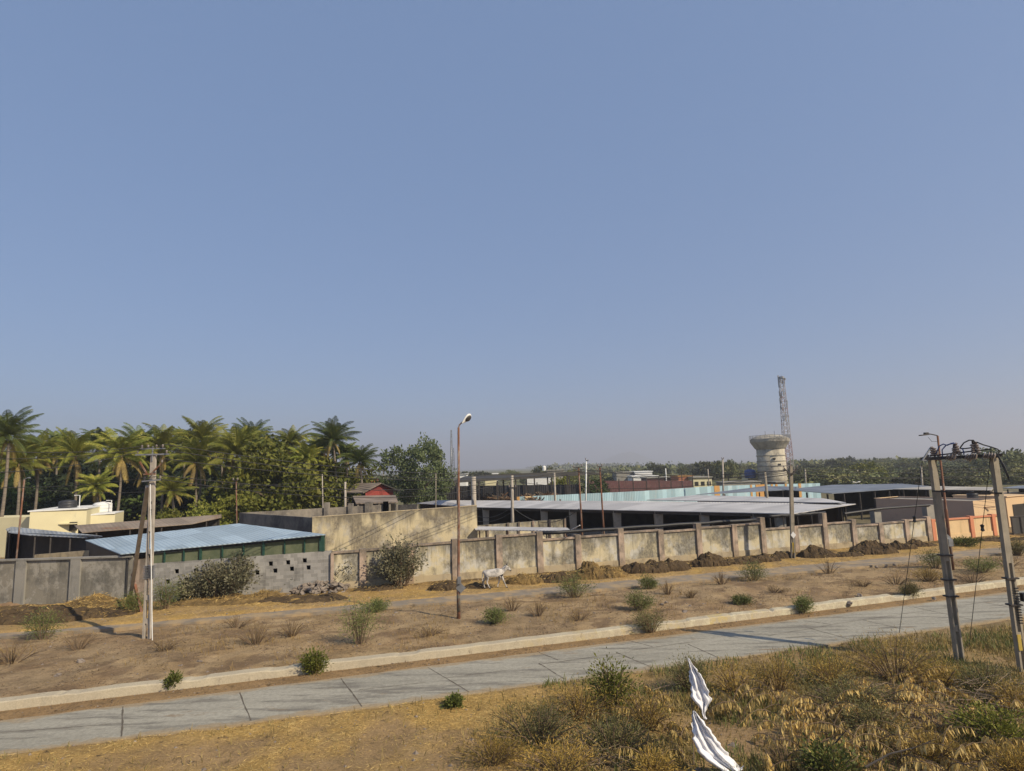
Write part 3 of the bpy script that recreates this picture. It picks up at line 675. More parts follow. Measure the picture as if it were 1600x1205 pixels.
shed('cream_roof_shed', 'narrow cream sheet roof behind the twin pole structure', [(1395, 764.2, 3.6), (1549, 766, 3.6), (1553, 761.6, 3.7), (1459, 759.5, 3.7)], 'roof_cream', posts=[(0, .05), (0, .35), (0, .65), (0, .95)], back=[(1, 2), (2, 3)])
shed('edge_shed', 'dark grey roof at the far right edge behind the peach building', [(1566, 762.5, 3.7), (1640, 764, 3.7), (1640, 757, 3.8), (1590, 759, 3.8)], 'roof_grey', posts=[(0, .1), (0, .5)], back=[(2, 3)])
# grey wall with horizontal coping seen behind cream roof
# concrete frame with black tarpaulin beam between long shed and peach building
a = P(1367, 795, W2, W3, -1.4); b = P(1449, 789, W2, W3, -1.2)
fr = empty('gantry', (a.x, a.y, 0), 'two broad concrete posts carrying a black beam in front of the peach building', 'gantry')
for q, w_ in ((a, .75), (b, .85)):
    q = Vector((q.x, q.y, 0)); zt = (a if q.x < a.x + 1 else b).z
    MB().box((q.x, q.y, zt / 2), (w_, .5, zt), .3).build('post', MT['concrete'], fr, bevel=.02)
MB().tube([Vector((a.x - 3.2, a.y - 1, a.z - .25)), Vector((a.x + .4, a.y - .3, a.z + .02)), Vector((b.x, b.y - .3, b.z + .0))], .1, 8).build('beam', MT['tarp_black'], fr)
# left group
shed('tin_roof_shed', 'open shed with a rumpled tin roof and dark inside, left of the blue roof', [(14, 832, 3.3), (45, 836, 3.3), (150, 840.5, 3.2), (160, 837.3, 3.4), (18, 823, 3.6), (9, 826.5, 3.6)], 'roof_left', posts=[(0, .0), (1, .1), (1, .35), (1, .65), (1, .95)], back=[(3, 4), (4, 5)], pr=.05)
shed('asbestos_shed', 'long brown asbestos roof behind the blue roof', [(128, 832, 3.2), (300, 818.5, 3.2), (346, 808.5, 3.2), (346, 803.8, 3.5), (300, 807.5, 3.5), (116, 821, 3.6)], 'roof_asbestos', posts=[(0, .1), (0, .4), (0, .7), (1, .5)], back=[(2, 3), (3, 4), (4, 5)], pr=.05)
a = G(54, 867, 2.2); b = G(165, 858, 2.6); tag(MB().wall(a, b, 0, 2.2, 0, 2.6, 0, .2).build('low_wall', MT['wall_plinth'], loc=(a.x, a.y, 0)), 'low beige wall inside the yard behind the grey wall', 'wall')
a = G(0, 869, 2.4)
# cream house
def cream_house():
    zt = 4.6; q = [G(47, 800, zt), G(136, 795.5, zt)]; Y = q[0].y
    root = empty('cream_house', (q[0].x, q[0].y, 0), 'cream coloured flat roofed house below the palms with a small shaded window', 'house')
    a, b = q; d = (b - a).normalized(); back = Vector((-.35, .9, 0)) * 9
    MB().hexa([Vector((p.x, p.y, 0)) for p in (a, b, b + back, a + back)], [Vector((p.x, p.y, zt)) for p in (a, b, b + back, a + back)]).build('main_block', MT['cream'], root)
    a2 = D(136, 806, b.y + 1.2); b2 = D(180, 801.5, b.y + 3.5); z2 = a2.z
    MB().hexa([Vector((p.x, p.y, 0)) for p in (a2, b2, b2 + back * .5, a2 + back * .5)], [Vector((p.x, p.y, z2)) for p in (a2, b2, b2 + back * .5, a2 + back * .5)]).build('side_block', MT['cream'], root)
    a3 = D(-40, 812, a.y + 2); b3 = D(47, 808, a.y + 1.0); z3 = b3.z
    MB().hexa([Vector((p.x, p.y, 0)) for p in (a3, b3, b3 + back * .5, a3 + back * .5)], [Vector((p.x, p.y, z3)) for p in (a3, b3, b3 + back * .5, a3 + back * .5)]).build('low_block', MT['cream'], root)
    MB().slab([Vector((p.x, p.y, zt + .12)) for p in (a + Vector((-.15, -.15, 0)), b + Vector((.15, -.15, 0)), b + back, a + back)], .115).build('parapet_band', MT['white_paint'], root)
    MB().slab([Vector((p.x, p.y, z2 + .12)) for p in (a2, b2 + Vector((.1, -.15, 0)), b2 + back * .5, a2 + back * .5)], .115).build('parapet_band', MT['white_paint'], root)
    w0 = D(80, 829, Y - .1); w1 = D(99, 822, Y - .1); cx = (w0.x + w1.x) / 2; yy = a.y + (b.y - a.y) * (cx - a.x) / (b.x - a.x)
    wn_ = MB().box((cx, yy - .02, (w0.z + w1.z) / 2), (1.25, .12, .9)).build('window', MT['dark_stuff'], root)
    MB().box((cx, yy - .3, w1.z + .1), (1.7, .7, .09)).build('window_shade', MT['cream'], wn_)
    return a, b, back, zt, a2, b2, z2
CH = cream_house()
def tank(px, py, Y, r, h, mat, label, zb):
    p = D(px, py, Y); o = MB().lathe((0, 0, 0), [(r * .96, 0), (r, .05), (r, h * .25), (r * .97, h * .28), (r, h * .31), (r, h * .6), (r * .97, h * .63), (r, h * .66), (r, h * .8), (r * .75, h * .93), (r * .3, h * .97), (r * .3, h), (.01, h)], 20)
    for v in o.v: v += Vector((p.x, p.y, zb))
    return tag(o.build('water_tank', MT[mat], loc=(p.x, p.y, zb), smooth=True), label, 'water tank')
tank(106, 790, CH[0].y + 4, .85, .85, 'tank_black', 'black plastic tank on the cream house roof', CH[3] + .125)
tank(160, 797, CH[5].y + 2.2, .95, 1.15, 'white_paint', 'white water tank on the lower block of the cream house', CH[6] + .125)
for (px, Y, z, lab) in ((124, CH[0].y + 4, CH[3] + .125, 'white pipe loop beside the black roof tank'), (174, CH[5].y + 1.6, CH[6] + .125, 'white pipe loop beside the white roof tank')):
    p = D(px, 790, Y); tag(MB().tube([(p.x - .6, p.y, z + 1.3), (p.x, p.y, z + 1.3), (p.x, p.y, z)], .05, 6).build('roof_pipe', MT['white_paint'], loc=(p.x, p.y, z)), lab, 'pipe')
tank(1521, 786, G(1520, 783, 3.05).y + 5.5, .5, 1.35, 'tank_black', 'dark round water tank behind the peach building roof', 2.3)
# peach building
def peach():
    z = 3.05; c0 = G(1520, 783, z); c1 = G(1368, 778.5, z); c2 = G(1557, 779.5, z)
    root = empty('peach_building', (c0.x, c0.y, 0), 'peach painted flat roofed building with a long shaded left wall behind the orange wall', 'building')
    b3 = c1 + (c2 - c0)
    MB().wall(c1, c0, 0, z, 0, z, 0, .2).build('side_wall', MT['peach_shaded'], root)
    MB().wall(c0, c2, 0, z, 0, z, .0, .2).build('front_wall', MT['peach'], root)
    MB().slab([Vector((p.x, p.y, z - .15)) for p in (c0 + Vector((0, .3, 0)), c2 + Vector((0, .3, 0)), b3, c1 + Vector((.3, 0, 0)))], .15).build('roof', MT['concrete'], root)
    MB().wall(c1, b3, 3.0, z, 3.0, z, .0, .2).build('rear_wall', MT['peach'], root)
    MB().wall(c2, b3, 0, z, 0, z, 0, .2).build('end_wall', MT['peach_shaded'], root)
    q = c0.lerp(c2, .5); MB().box((q.x, q.y - .12, 2.35), (1.5, .15, .06)).build('ledge', MT['rust'], root)
peach()
c0 = G(1571, 777, 3.0); c1 = G(1640, 771, 3.0)
r = empty('peach_shop', (c0.x, c0.y, 0), 'pale peach building at the right edge beyond the gate', 'building')
MB().wall(c0, c1, 0, 3.0, 0, 3.0, 0, 5).build('main_block', MT['peach'], r)
MB().wall(c0, c1, 3.005, 3.1, 3.005, 3.1, .12, 5.1).build('parapet_band', MT['peach'], r)
q = c0.lerp(c1, .18); MB().wall(c0.lerp(c1, .12), c0.lerp(c1, .6), .3, 2.2, .3, 2.2, .04, -.01).build('opening', MT['dark_stuff'], r)

# tall black roofed timber shed
def timber_shed():
    z = 6.2
    pts = [G(709, 751, z), G(806, 745.5, z), G(890, 741, z), G(940, 738.7, z), G(900, 736.8, 6.6), G(727, 744, 6.6)]
    r = empty('timber_shed', (pts[0].x, pts[0].y, 0), 'tall open shed with a thin black roof on slender posts over stacked timber', 'shed')
    MB().slab(pts, .3).build('roof', MT['roof_dark'], r)
    for t, e in ((.03, 0), (.35, 0), (.65, 0), (.98, 0), (.3, 1), (.62, 1), (.98, 1), (.55, 2), (.97, 2)):
        q = pts[e].lerp(pts[e + 1], t) + Vector((.1, .4, 0)); MB().box((q.x, q.y, (z - .35) / 2), (.2, .2, z - .35)).build('post', MT['dark_metal'], r)
    for t in (.1, .3, .5, .7, .9):
        q = pts[5].lerp(pts[4], t) - Vector((0, .5, 0)); MB().box((q.x, q.y, 3.1), (.2, .2, 6.2)).build('post', MT['dark_metal'], r)
    return pts
TS = timber_shed()
a = D(676, 760, 112); b = D(905, 757, 104)
fn = empty('sheet_fence', (a.x, a.y, 0), 'dark corrugated sheet fence behind the stacked timber', 'fence')
MB().wall(a, b, 0, a.z, 0, b.z, 0, .08).build('fence_sheet', MT['fence_dark'], fn)
for t in np.linspace(0, 1, 12): q = a.lerp(b, float(t)); MB().box((q.x, q.y - .1, (a.z + .3) / 2), (.14, .12, a.z + .3)).build('post', MT['dark_metal'], fn)
a = D(918, 751.5, 118); b = D(1082, 751, 150); fn = empty('maroon_fence', (a.x, a.y, 0), 'long maroon sheet fence beyond the cyan fence', 'fence')
MB().wall(a, b, 0, a.z, 0, b.z, 0, .1).build('fence_sheet', MT['maroon_sheet'], fn)
for t in np.linspace(0, 1, 9): q = a.lerp(b, float(t)); MB().box((q.x, q.y - .1, a.z / 2), (.18, .1, a.z)).build('post', MT['dark_metal'], fn)
# dark canopy between timber shed and maroon fence
pts = [D(832, 746, 100), D(905, 742, 100), D(905, 739, 108), D(845, 741, 108)]
# cyan sheet fence with orange sheets
a = D(806, 776.5, 92); b = D(1000, 767.5, 98); c = D(1116, 759.5, 108); d = D(1281, 755, 118)
fn = empty('cyan_fence', (a.x, a.y, 0), 'long pale cyan corrugated fence with a few orange sheets', 'fence')
for p, q in ((a, b), (b, c), (c, d)): MB().wall(p, q, 0, p.z, 0, q.z, 0, .06).build('fence_sheet', MT['fence_cyan'], fn)
plain('sheet_orange', (.50, .27, .08), (.42, .24, .09), 2, rough=.6, bump=.1)
for x0, x1 in ((1116, 1124.5), (1172.5, 1175.5), (1181, 1196), (1205, 1208), (1212, 1215.5), (1227, 1230), (1248, 1252)):
    p = P(x0, 765, c, d, .05); q = P(x1, 765, c, d, .05); zz = P(x0, 759, c, d).z; zt = c.z + (d.z - c.z) * (p.x - c.x) / (d.x - c.x)
    MB().wall(p, q, 0.5, zt + .02, .5, zt + .02, .03, .0).build('orange_sheet', MT['sheet_orange'], fn)
for x0, x1, col in ((807, 812, 'sheet_orange'), (820, 830, 'wall_orange_panel')):
    p = P(x0, 775, a, b, .05); q = P(x1, 775, a, b, .05); MB().wall(p, q, .5, a.z, .5, a.z, .03, .0).build('patch_sheet', MT[col], fn)
# timber heaps: many crooked logs and planks
def timber(px, py, wpx, hpx, Y, n, label, seed, droop=False):
    rg = random.Random(seed); c = D(px, py, Y); W_ = wpx * Y / F / 2; H_ = hpx * Y / F; z0 = max(0, c.z - H_)
    r = empty('timber_pile', (c.x, Y, 0), label, 'timber pile')
    mb = MB(); mb2 = MB()
    for i in range(n):
        x = rg.uniform(-1, 1); zt = z0 + (H_) * (1 - .6 * x * x) * rg.uniform(.1, 1); L = rg.uniform(1, 2.6); an = rg.gauss(0, .35); az = rg.uniform(-.6, .6)
        p = Vector((c.x + x * W_, Y + rg.uniform(-1, 1.5), zt)); dv = Vector((math.cos(an) * math.cos(az), math.sin(az), math.sin(an))) * L / 2
        (mb if rg.random() < .6 else mb2).bar(p - dv, p + dv, rg.uniform(.08, .2), rg.uniform(.06, .2))
    mb.build('dark_timber', MT['wood_bits'], r); mb2.build('pale_timber', MT['bark'], r)
    a = MB(); nseg = 12
    vs = []; 
    a.lathe((c.x, Y + 1, 0), [(W_ * .95, 0), (W_ * .9, z0 * .7), (W_ * .6, z0 + H_ * .4), (.1, z0 + H_ * .6)], 14); a.build('heap_core', MT['wood_bits'], r)
timber(740, 777, 38, 13, 90, 150, 'reddish heap of crooked timber left of the first shed post', 1)
timber(778, 776, 40, 12, 90, 150, 'heap of pale and brown planks between two shed posts', 2)
timber(826, 775, 34, 14, 93, 120, 'spiky heap of dry branches and boards by the cyan fence', 3)
timber(856, 772, 24, 9, 95, 80, 'small heap of brown boards at the right side of the timber shed', 5)
# red hut with dull roofs
def red_hut():
    Y = 80; r = empty('red_hut', (D(575, 770, Y).x, Y, 0), 'small brick red hut with a sagging grey tiled roof', 'hut')
    a, b = D(571, 762, Y), D(614, 760, Y + 4)
    ap = D(593, 754.5, Y + 1); bk = Vector((-.75, .66, 0)) * 5
    fa, fb = Vector((a.x, a.y, 0)), Vector((b.x, b.y, 0)); tr = [fa, fb, Vector((b.x, b.y, b.z - .5)), ap - Vector((0, 0, .15)), Vector((a.x, a.y, a.z - .5))]; th = Vector((0, .2, 0))
    MB().add(tr + [q + th for q in tr], [(0, 1, 2, 3, 4), (9, 8, 7, 6, 5)] + [(i, i + 5, (i + 1) % 5 + 5, (i + 1) % 5) for i in range(5)]).build('wall', MT['brick_red'], r)
    fr = Vector((.3, -.35, 0)); eL = Vector((a.x, a.y, a.z - .45)) + Vector((-.5, 0, -.15)); eR = Vector((b.x, b.y, b.z - .35)) + Vector((.8, 0, -.25))
    MB().slab([eL + fr, ap + fr, ap + bk, eL + bk], .12).build('roof', MT['roof_asbestos'], r)
    MB().slab([ap + fr + Vector((.01, 0, 0)), eR + fr, eR + bk, ap + bk + Vector((.01, 0, 0))], .12).build('roof', MT['roof_dark'], r)
    r2 = empty('brown_roof_hut', (D(556, 780, Y - 14).x, Y - 14, 0), 'low hut with a wide brown corrugated roof in front of the red hut', 'hut')
    q = [D(556, 786, Y - 16), D(622, 784.5, Y - 16), D(618, 773.5, Y - 8), D(551, 775, Y - 8)]
    MB().slab(q, .12).build('roof', MT['roof_asbestos'], r2)
    MB().wall(q[3] - Vector((0, .4, 0)), q[2] - Vector((0, .4, 0)), 0, q[3].z - .2, 0, q[2].z - .2, 0, .2).build('back_wall', MT['dark_stuff'], r2)
    for t in (.05, .3, .55, .8, .97): p = q[0].lerp(q[1], t); MB().box((p.x, p.y + .1, (p.z - .2) / 2), (.15, .15, p.z - .2)).build('post', MT['pole_dark'], r2)
red_hut()
# low grey screen wall between compound and long shed
a = D(597, 790, 80); b = D(652, 788, 78); tag(MB().wall(a, b, 0, a.z, 0, b.z, 0, .15).build('dark_wall', MT['wall_plaster_dull_shaded'], loc=(a.x, a.y, 0)), 'dark low wall between the plaster building and the long white shed', 'wall')
# ------------------------------------------------------------------ poles, lamps, towers, wires
def slope_to(px, py, Y): return D(px, py, Y)
# left concrete pole with ladder holes, crossarms, guy and strut
def lattice_post(parent, base, top, w0, w1, th, mat, solid_from=.62, cell=.95, name='shaft', face=None):
    """prestressed post: two chords joined by solid blocks, slots between, solid near the top"""
    ax = (top - base); L = ax.length; t = ax.normalized(); rt = face if face else Vector((1, 0, 0)); rt = (rt - t * rt.dot(t)).normalized(); fw = t.cross(rt)
    wd = lambda s: w0 + (w1 - w0) * s
    mb = MB()
    def q(s, u, v): return base + t * (L * s) + rt * u + fw * v
    def piece(s0, s1, u0a, u1a, u0b, u1b, h): mb.hexa([q(s0, u0a, -h), q(s0, u1a, -h), q(s0, u1a, h), q(s0, u0a, h)], [q(s1, u0b, -h), q(s1, u1b, -h), q(s1, u1b, h), q(s1, u0b, h)])
    cw = .22
    n = 12
    for i in range(n):
        s0, s1 = i / n, (i + 1) / n; a, b = wd(s0) / 2, wd(s1) / 2
        if s0 >= solid_from: piece(s0, s1, -a, a, -b, b, th / 2)
        else:
            piece(s0, s1, -a, -a * .5, -b, -b * .5, th / 2); piece(s0, s1, a * .5, a, b * .42, b, th / 2)
    s0 = 0.0; k = 0
    while s0 < solid_from:
        l = .22 / L; a = wd(s0) / 2 * .5; piece(s0, min(s0 + l, 1), -a, a, -a, a, th / 2 * .8); s0 += cell / L; k += 1
    return mb.build(name, mat, parent)
def insulator(mb, p, s=1.0):
    mb.lathe(p, [(.02 * s, 0), (.02 * s, .05 * s), (.06 * s, .06 * s), (.065 * s, .09 * s), (.035 * s, .11 * s), (.055 * s, .13 * s), (.05 * s, .17 * s), (.02 * s, .20 * s)], 10)

b = G(229, 1004); tp = D(240, 711, b.y + .1)
r = empty('utility_pole', b, 'pale slotted concrete utility pole with crossarms and a leaning stay at the left', 'utility pole')
lattice_post(r, b - Vector((0, 0, .2)), tp, .36, .22, .15, MT['pole_concrete'], .72, 1.05)
H = tp.z
mb = MB(); mb.tube([(tp.x, b.y, H - .3), (tp.x, b.y, H + .42)], .035, 6); mb.bar((tp.x - .55, b.y - .1, H + .3), (tp.x + .55, b.y + .1, H + .3), .05)
mb.bar((tp.x - .75, b.y - .12, H + .02), (tp.x + .75, b.y + .1, H + .02), .07); TA = mb.build('top_arm', MT['steel'], r)
mb = MB(); mb.bar((tp.x - .1, b.y - .2, H - .9), (tp.x - .48, b.y - .2, H - .32), .06); mb.bar((tp.x + .1, b.y - .2, H - .9), (tp.x + .55, b.y - .2, H - .45), .06); mb.bar((tp.x - .25, b.y - .2, H - .92), (tp.x + .3, b.y - .2, H - .92), .07)
mb.build('cradle_bracket', MT['rust'], r)
mb = MB(); mb.bar((tp.x - .35, b.y - .16, H - 1.25), (tp.x + .5, b.y - .1, H - 1.2), .06); mb.build('lower_arm', MT['steel'], r)
for dx, dz in ((-.5, .33), (-.2, .33), (.2, .33), (.5, .33), (-.7, .05), (.7, .05), (.45, -1.17), (-.3, -1.2), (.5, -.4)):
    m_ = MB(); insulator(m_, (tp.x + dx, b.y - .03, H + dz), .8); m_.build('insulator', MT['porcelain'], TA if dz > 0 else r)
s0 = D(231, 760, b.y + .25); s1 = G(201, 942); s1 = Vector((D(201, 942, b.y + 7.5).x, b.y + 7.5, 0)); 
MB().bar(s0, s1, .19, .15).build('stay_strut', MT['pole_concrete'], r)
e = s1.lerp(s0, .28); MB().bar(s1 + Vector((.02, -.13, .0)), s1.lerp(s0, .14) + Vector((.02, -.13, 0)), .195, .01).build('yellow_band', MT['yellow_paint'], r)
MB().bar(D(207, 897, s1.y - 1), Vector((D(223, 940, s1.y - 2).x, s1.y - 2, 0)), .14).build('brace', MT['rust'], r)
MB().tube([(tp.x + .06, b.y - .16, H - 1.4), (b.x + .2, b.y - .2, 3), (b.x + .42, b.y - .25, 0)], .022, 6).build('earth_pipe', MT['white_paint'], r)
mb = MB()
for k in range(9):
    z = 2.9 + k * .07; c = (b + (tp - b) * (z / H)); mb.box((c.x, c.y, z), (.44, .26, .02))
mb.build('wire_binding', MT['steel'], r)

# single tube lamp post in the middle
b = G(717, 971); tp = D(716.5, 668, b.y)
r = empty('street_lamp', b, 'rusty tubular street lamp with a tilted bulbous head left of the cow', 'street lamp')
z1 = 1.05
MB().tube([b - Vector((0, 0, .2)), (b.x, b.y, z1), (b.x, b.y, z1 + .02), b.lerp(tp, .5), tp], [.085, .085, .07, .065, .055], 10).build('pole', MT['rust'], r, smooth=True)
plain('pole_teal', (.10, .20, .18), (.16, .10, .07), 3, (.13, .06, .04), (.45, .6), 3, rough=.7, bump=.1)
MB().tube([(b.x, b.y, .45), (b.x, b.y, 2.05)], .09, 10).build('painted_base', MT['pole_teal'], r, smooth=True)
a1 = D(725, 657, b.y); MB().tube([tp - Vector((0, 0, .05)), tp + Vector((.04, 0, .12)), a1], .035, 8).build('arm', MT['rust'], r)
h0 = D(722, 661.5, b.y - .1); h1 = D(736, 648.5, b.y + .15); t = (h1 - h0)
hd = MB(); n = 10; L = t.length; t.normalize(); up = Vector((-.35, .9, 1)); up = (up - t * up.dot(t)).normalized(); sd = t.cross(up)
prof = [(0, .03, .03), (.12, .07, .06), (.3, .13, .10), (.6, .19, .15), (.85, .18, .14), (.97, .11, .08), (1, .02, .02)]
vs = []
for s_, w_, h_ in prof:
    for k in range(12):
        g = 2 * math.pi * k / 12; vs.append(h0 + t * (L * s_) + sd * math.cos(g) * w_ + up * (math.sin(g) * h_ * (1 if math.sin(g) > 0 else .35)))
hd.add(vs, [(i * 12 + k, i * 12 + (k + 1) % 12, (i + 1) * 12 + (k + 1) % 12, (i + 1) * 12 + k) for i in range(len(prof) - 1) for k in range(12)])
lh = hd.build('lamp_head', MT['white_paint'], r, smooth=True)
c = h0 + t * (L * .62) - up * .045; gl = MB(); vs = []
for f_, dz in ((1, -.01), (.75, -.07), (.3, -.10)):
    for k in range(12):
        g = 2 * math.pi * k / 12; vs.append(c + t * math.cos(g) * .21 * f_ + sd * math.sin(g) * .16 * f_ + up * dz)
gl.add(vs, [(i * 12 + k, i * 12 + (k + 1) % 12, (i + 1) * 12 + (k + 1) % 12, (i + 1) * 12 + k) for i in range(2) for k in range(12)] + [tuple(24 + k for k in range(12))])
gl.build('lamp_glass', MT['dark_metal'], lh)
bx = D(717.5, 907, b.y - .12); MB().box(bx, (.17, .14, .35)).build('switch_box', MT['steel'], r, bevel=.01)
p = D(720, 919, b.y - .1); MB().slab([p + Vector(q) for q in ((-.24, 0, 0), (0, 0, -.24), (.24, 0, 0), (0, 0, .24))], .001)
mb = MB(); q = [(-.25, 0), (0, -.25), (.25, 0), (0, .25)]
mb.hexa([p + Vector((x, -.012, z)) for x, z in q], [p + Vector((x, .012, z)) for x, z in q]); mb.build('diamond_plate', MT['steel'], r)

# other poles: px,y of top, base (px, y or depth), radius, material, label, extra
def rusty_pole(px0, py0, px1, py1, Y, rad, mat, label, arm=None, rb=None, cat='pole', name='rusty_pole', ground=True):
    b = D(px1, py1, Y); tp = D(px0, py0, Y)
    if ground: b = b + (tp - b) * ((-b.z) / (tp.z - b.z)); 
    r = empty(name, b, label, cat)
    MB().tube([b, b.lerp(tp, .5), tp], [rb or rad * 1.3, rad * 1.1, rad], 8).build('shaft', MT[mat], r, smooth=True)
    if arm:
        mb = MB()
        for (x0, z0, x1, z1) in arm: mb.bar(tp + Vector((x0, -rad - .02, z0)), tp + Vector((x1, -rad - .02, z1)), .07)
        ca = mb.build('crossarm', MT['dark_metal'], r)
        for (x0, z0, x1, z1) in arm:
            m_ = MB(); insulator(m_, tp + Vector((x0, 0, z0)), 1.2); m_.build('insulator', MT['porcelain'], ca); m_ = MB(); insulator(m_, tp + Vector((x1, 0, z1)), 1.2); m_.build('insulator', MT['porcelain'], r)
    return r, tp, b
rusty_pole(38, 749, 26, 868, 42.5, .05, 'rust', 'thin rusty leaning pole with a small lamp arm left of the cream house', rb=.06)
tp = D(38, 749, 42.5); tag(MB().tube([tp + Vector((0, -.02, -.02)), tp + Vector((.25, -.02, .1)), tp + Vector((.42, -.02, .08))], [.03, .03, .05], 6).build('tube_lamp', MT['steel'], loc=tp), 'small lamp fixed on top of the thin leaning pole at the far left', 'lamp')
rusty_pole(369, 751, 370, 818, 54, .05, 'rust', 'thin rusty pole at the far corner of the blue roof', arm=[(-.25, 0, .12, 0)])
rusty_pole(503.5, 741, 504.5, 791, 66, .055, 'pole_concrete', 'slim pale post behind the roof parapet, in front of the olive tree', name='thin_post')
rusty_pole(539.5, 753, 539.5, 790, 68, .12, 'pole_concrete', 'stouter pale concrete post on the right edge of the olive tree', name='concrete_post')
rusty_pole(681, 739, 681, 787, 78, .06, 'pole_dark', 'slim dark post in front of the round tree', name='thin_post')
rusty_pole(740, 745, 740.5, 789, 60, .22, 'pole_concrete', 'thick concrete post rising behind the corner of the plaster building', name='concrete_post', rb=.24)
rusty_pole(800, 743, 801, 826, 57.5, .13, 'pole_concrete', 'concrete post standing at the lean-to, carrying slack wires over the yard', name='concrete_post', arm=[(-.3, -1.1, .3, -1.1)])
rusty_pole(866, 739, 867.5, 783, 78, .13, 'pole_concrete', 'concrete post under the right half of the black roof', name='concrete_post')
rusty_pole(904, 731, 909.5, 832, 55, .07, 'rust', 'rusty leaning pole at the front of the long shed, left of a similar one', arm=[(-.45, 0, .3, .08), (-.2, -.3, .25, -.3)])
rusty_pole(937, 730, 943, 822, 57, .07, 'rust', 'rusty leaning pole by the cow shed pillars, right of a similar one', arm=[(-.2, .05, .2, .05), (-.3, -.35, .1, -.3)])
rusty_pole(916, 718, 915.5, 775, 88, .10, 'white_paint', 'white painted pole with a small lamp beyond the cyan fence', name='white_pole', arm=[(-.1, 0, .25, -.25)])
rusty_pole(1129, 717, 1130, 760, 100, .14, 'pole_concrete', 'grey pole with a dark cap behind the cyan fence', name='concrete_post', arm=[(-.15, 0, .15, 0)])
rusty_pole(1195, 738, 1199.5, 786, 66, .14, 'pole_dark', 'short leaning concrete stub in front of the grey roof', name='concrete_post')
rusty_pole(1106, 733, 1107, 748, 150, .14, 'pole_concrete', 'small far pole beyond the cream house row', name='far_pole')
rusty_pole(1040, 732, 1041, 750, 150, .12, 'white_paint', 'small far white pole right of the white block', name='far_pole')
rusty_pole(1258, 733, 1259, 755, 130, .14, 'pole_concrete', 'far pale pole just right of the mast', name='far_pole')
rusty_pole(1439, 728, 1441, 757, 110, .14, 'pole_concrete', 'far pale pole seen left of the twin pole structure', name='far_pole')
rusty_pole(1340, 735, 1340, 752, 160, .14, 'pole_concrete', 'far thin pole in front of the bright green tree', name='far_pole')
rusty_pole(599, 725, 599, 762, 120, .09, 'pole_dark', 'slim pole between the palms and the round tree', name='far_pole')
rusty_pole(705, 688, 706, 745, 240, .12, 'steel', 'hair thin far mast just left of the street lamp', name='far_mast')
# pole at the wall with V arm
b = G(1239, 877); Y = b.y; tp = D(1235.5, 728, Y)
r = empty('utility_pole', b, 'slim concrete pole with a V bracket and white diamond plate at the wall', 'utility pole')
lattice_post(r, b, tp, .30, .20, .22, MT['pole_dark'], .1)
mb = MB(); v0 = D(1236, 740, Y - .15)
for s_ in (-1, 1): mb.bar(v0 + Vector((0, 0, -.15)), v0 + Vector((s_ * .5, 0, .42)), .07)
mb.bar(v0 + Vector((-.3, 0, .0)), v0 + Vector((.3, 0, .0)), .06); mb.build('v_bracket', MT['dark_metal'], r)
for dx, dz in ((-.5, .42), (.5, .42), (0, .55)): m_ = MB(); insulator(m_, v0 + Vector((dx, 0.0, dz)), 1); m_.build('insulator', MT['porcelain'], r)
p = D(1239.5, 836, Y - .2); mb = MB(); q = [(-.2, 0), (0, -.25), (.2, 0), (0, .25)]
mb.hexa([p + Vector((x, -.012, z)) for x, z in q], [p + Vector((x, .012, z)) for x, z in q]); mb.build('diamond_plate', MT['white_paint'], r)
MB().box(D(1240, 856, Y - .14), (.14, .04, .75)).build('yellow_mark', MT['yellow_paint'], r)
MBW = MB().tube([D(1241, 833, Y - .18), D(1241.5, 878, Y - .2)], .02, 6); MBW.build('earth_pipe', MT['steel'], r)

# right street lamp (thin dark rusty pole with LED arm)
b = G(1489, 894); Y = b.y; tp = D(1465, 681, Y)
r = empty('street_lamp', b, 'leaning rusty street lamp with a flat head on a long arm behind the twin poles', 'street lamp')
MB().tube([b - (tp - b) * .03, b.lerp(tp, .45), b.lerp(tp, .46), tp], [.11, .10, .075, .06], 8).build('pole', MT['rust'], r, smooth=True)
a1 = D(1449, 677.5, Y - .2); MB().tube([tp, tp + Vector((-.3, -.05, .08)), a1], .035, 6).build('arm', MT['dark_metal'], r)
h0 = D(1437.5, 680.5, Y - .3); h1 = D(1449, 679.5, Y - .2)
mb = MB().bar(h0, h1 + Vector((.05, 0, .02)), .26, .07); mb.box(D(1447, 677.5, Y - .2), (.25, .2, .14)); mb.build('lamp_head', MT['dark_metal'], r, bevel=.02)
MB().tube([D(1450, 683, Y), D(1456, 690, Y), D(1465, 690, Y)], .012, 5).build('lead_wire', MT['wire'], r)
MB().box(D(1484.5, 848, Y - .15), (.28, .2, .45)).build('switch_box', MT['steel'], r)
p = D(1481, 841, Y - .12); mb = MB(); q = [(-.24, 0), (0, -.24), (.24, 0), (0, .24)]
mb.hexa([p + Vector((x, -.012, z)) for x, z in q], [p + Vector((x, .012, z)) for x, z in q]); mb.build('diamond_plate', MT['steel'], r)

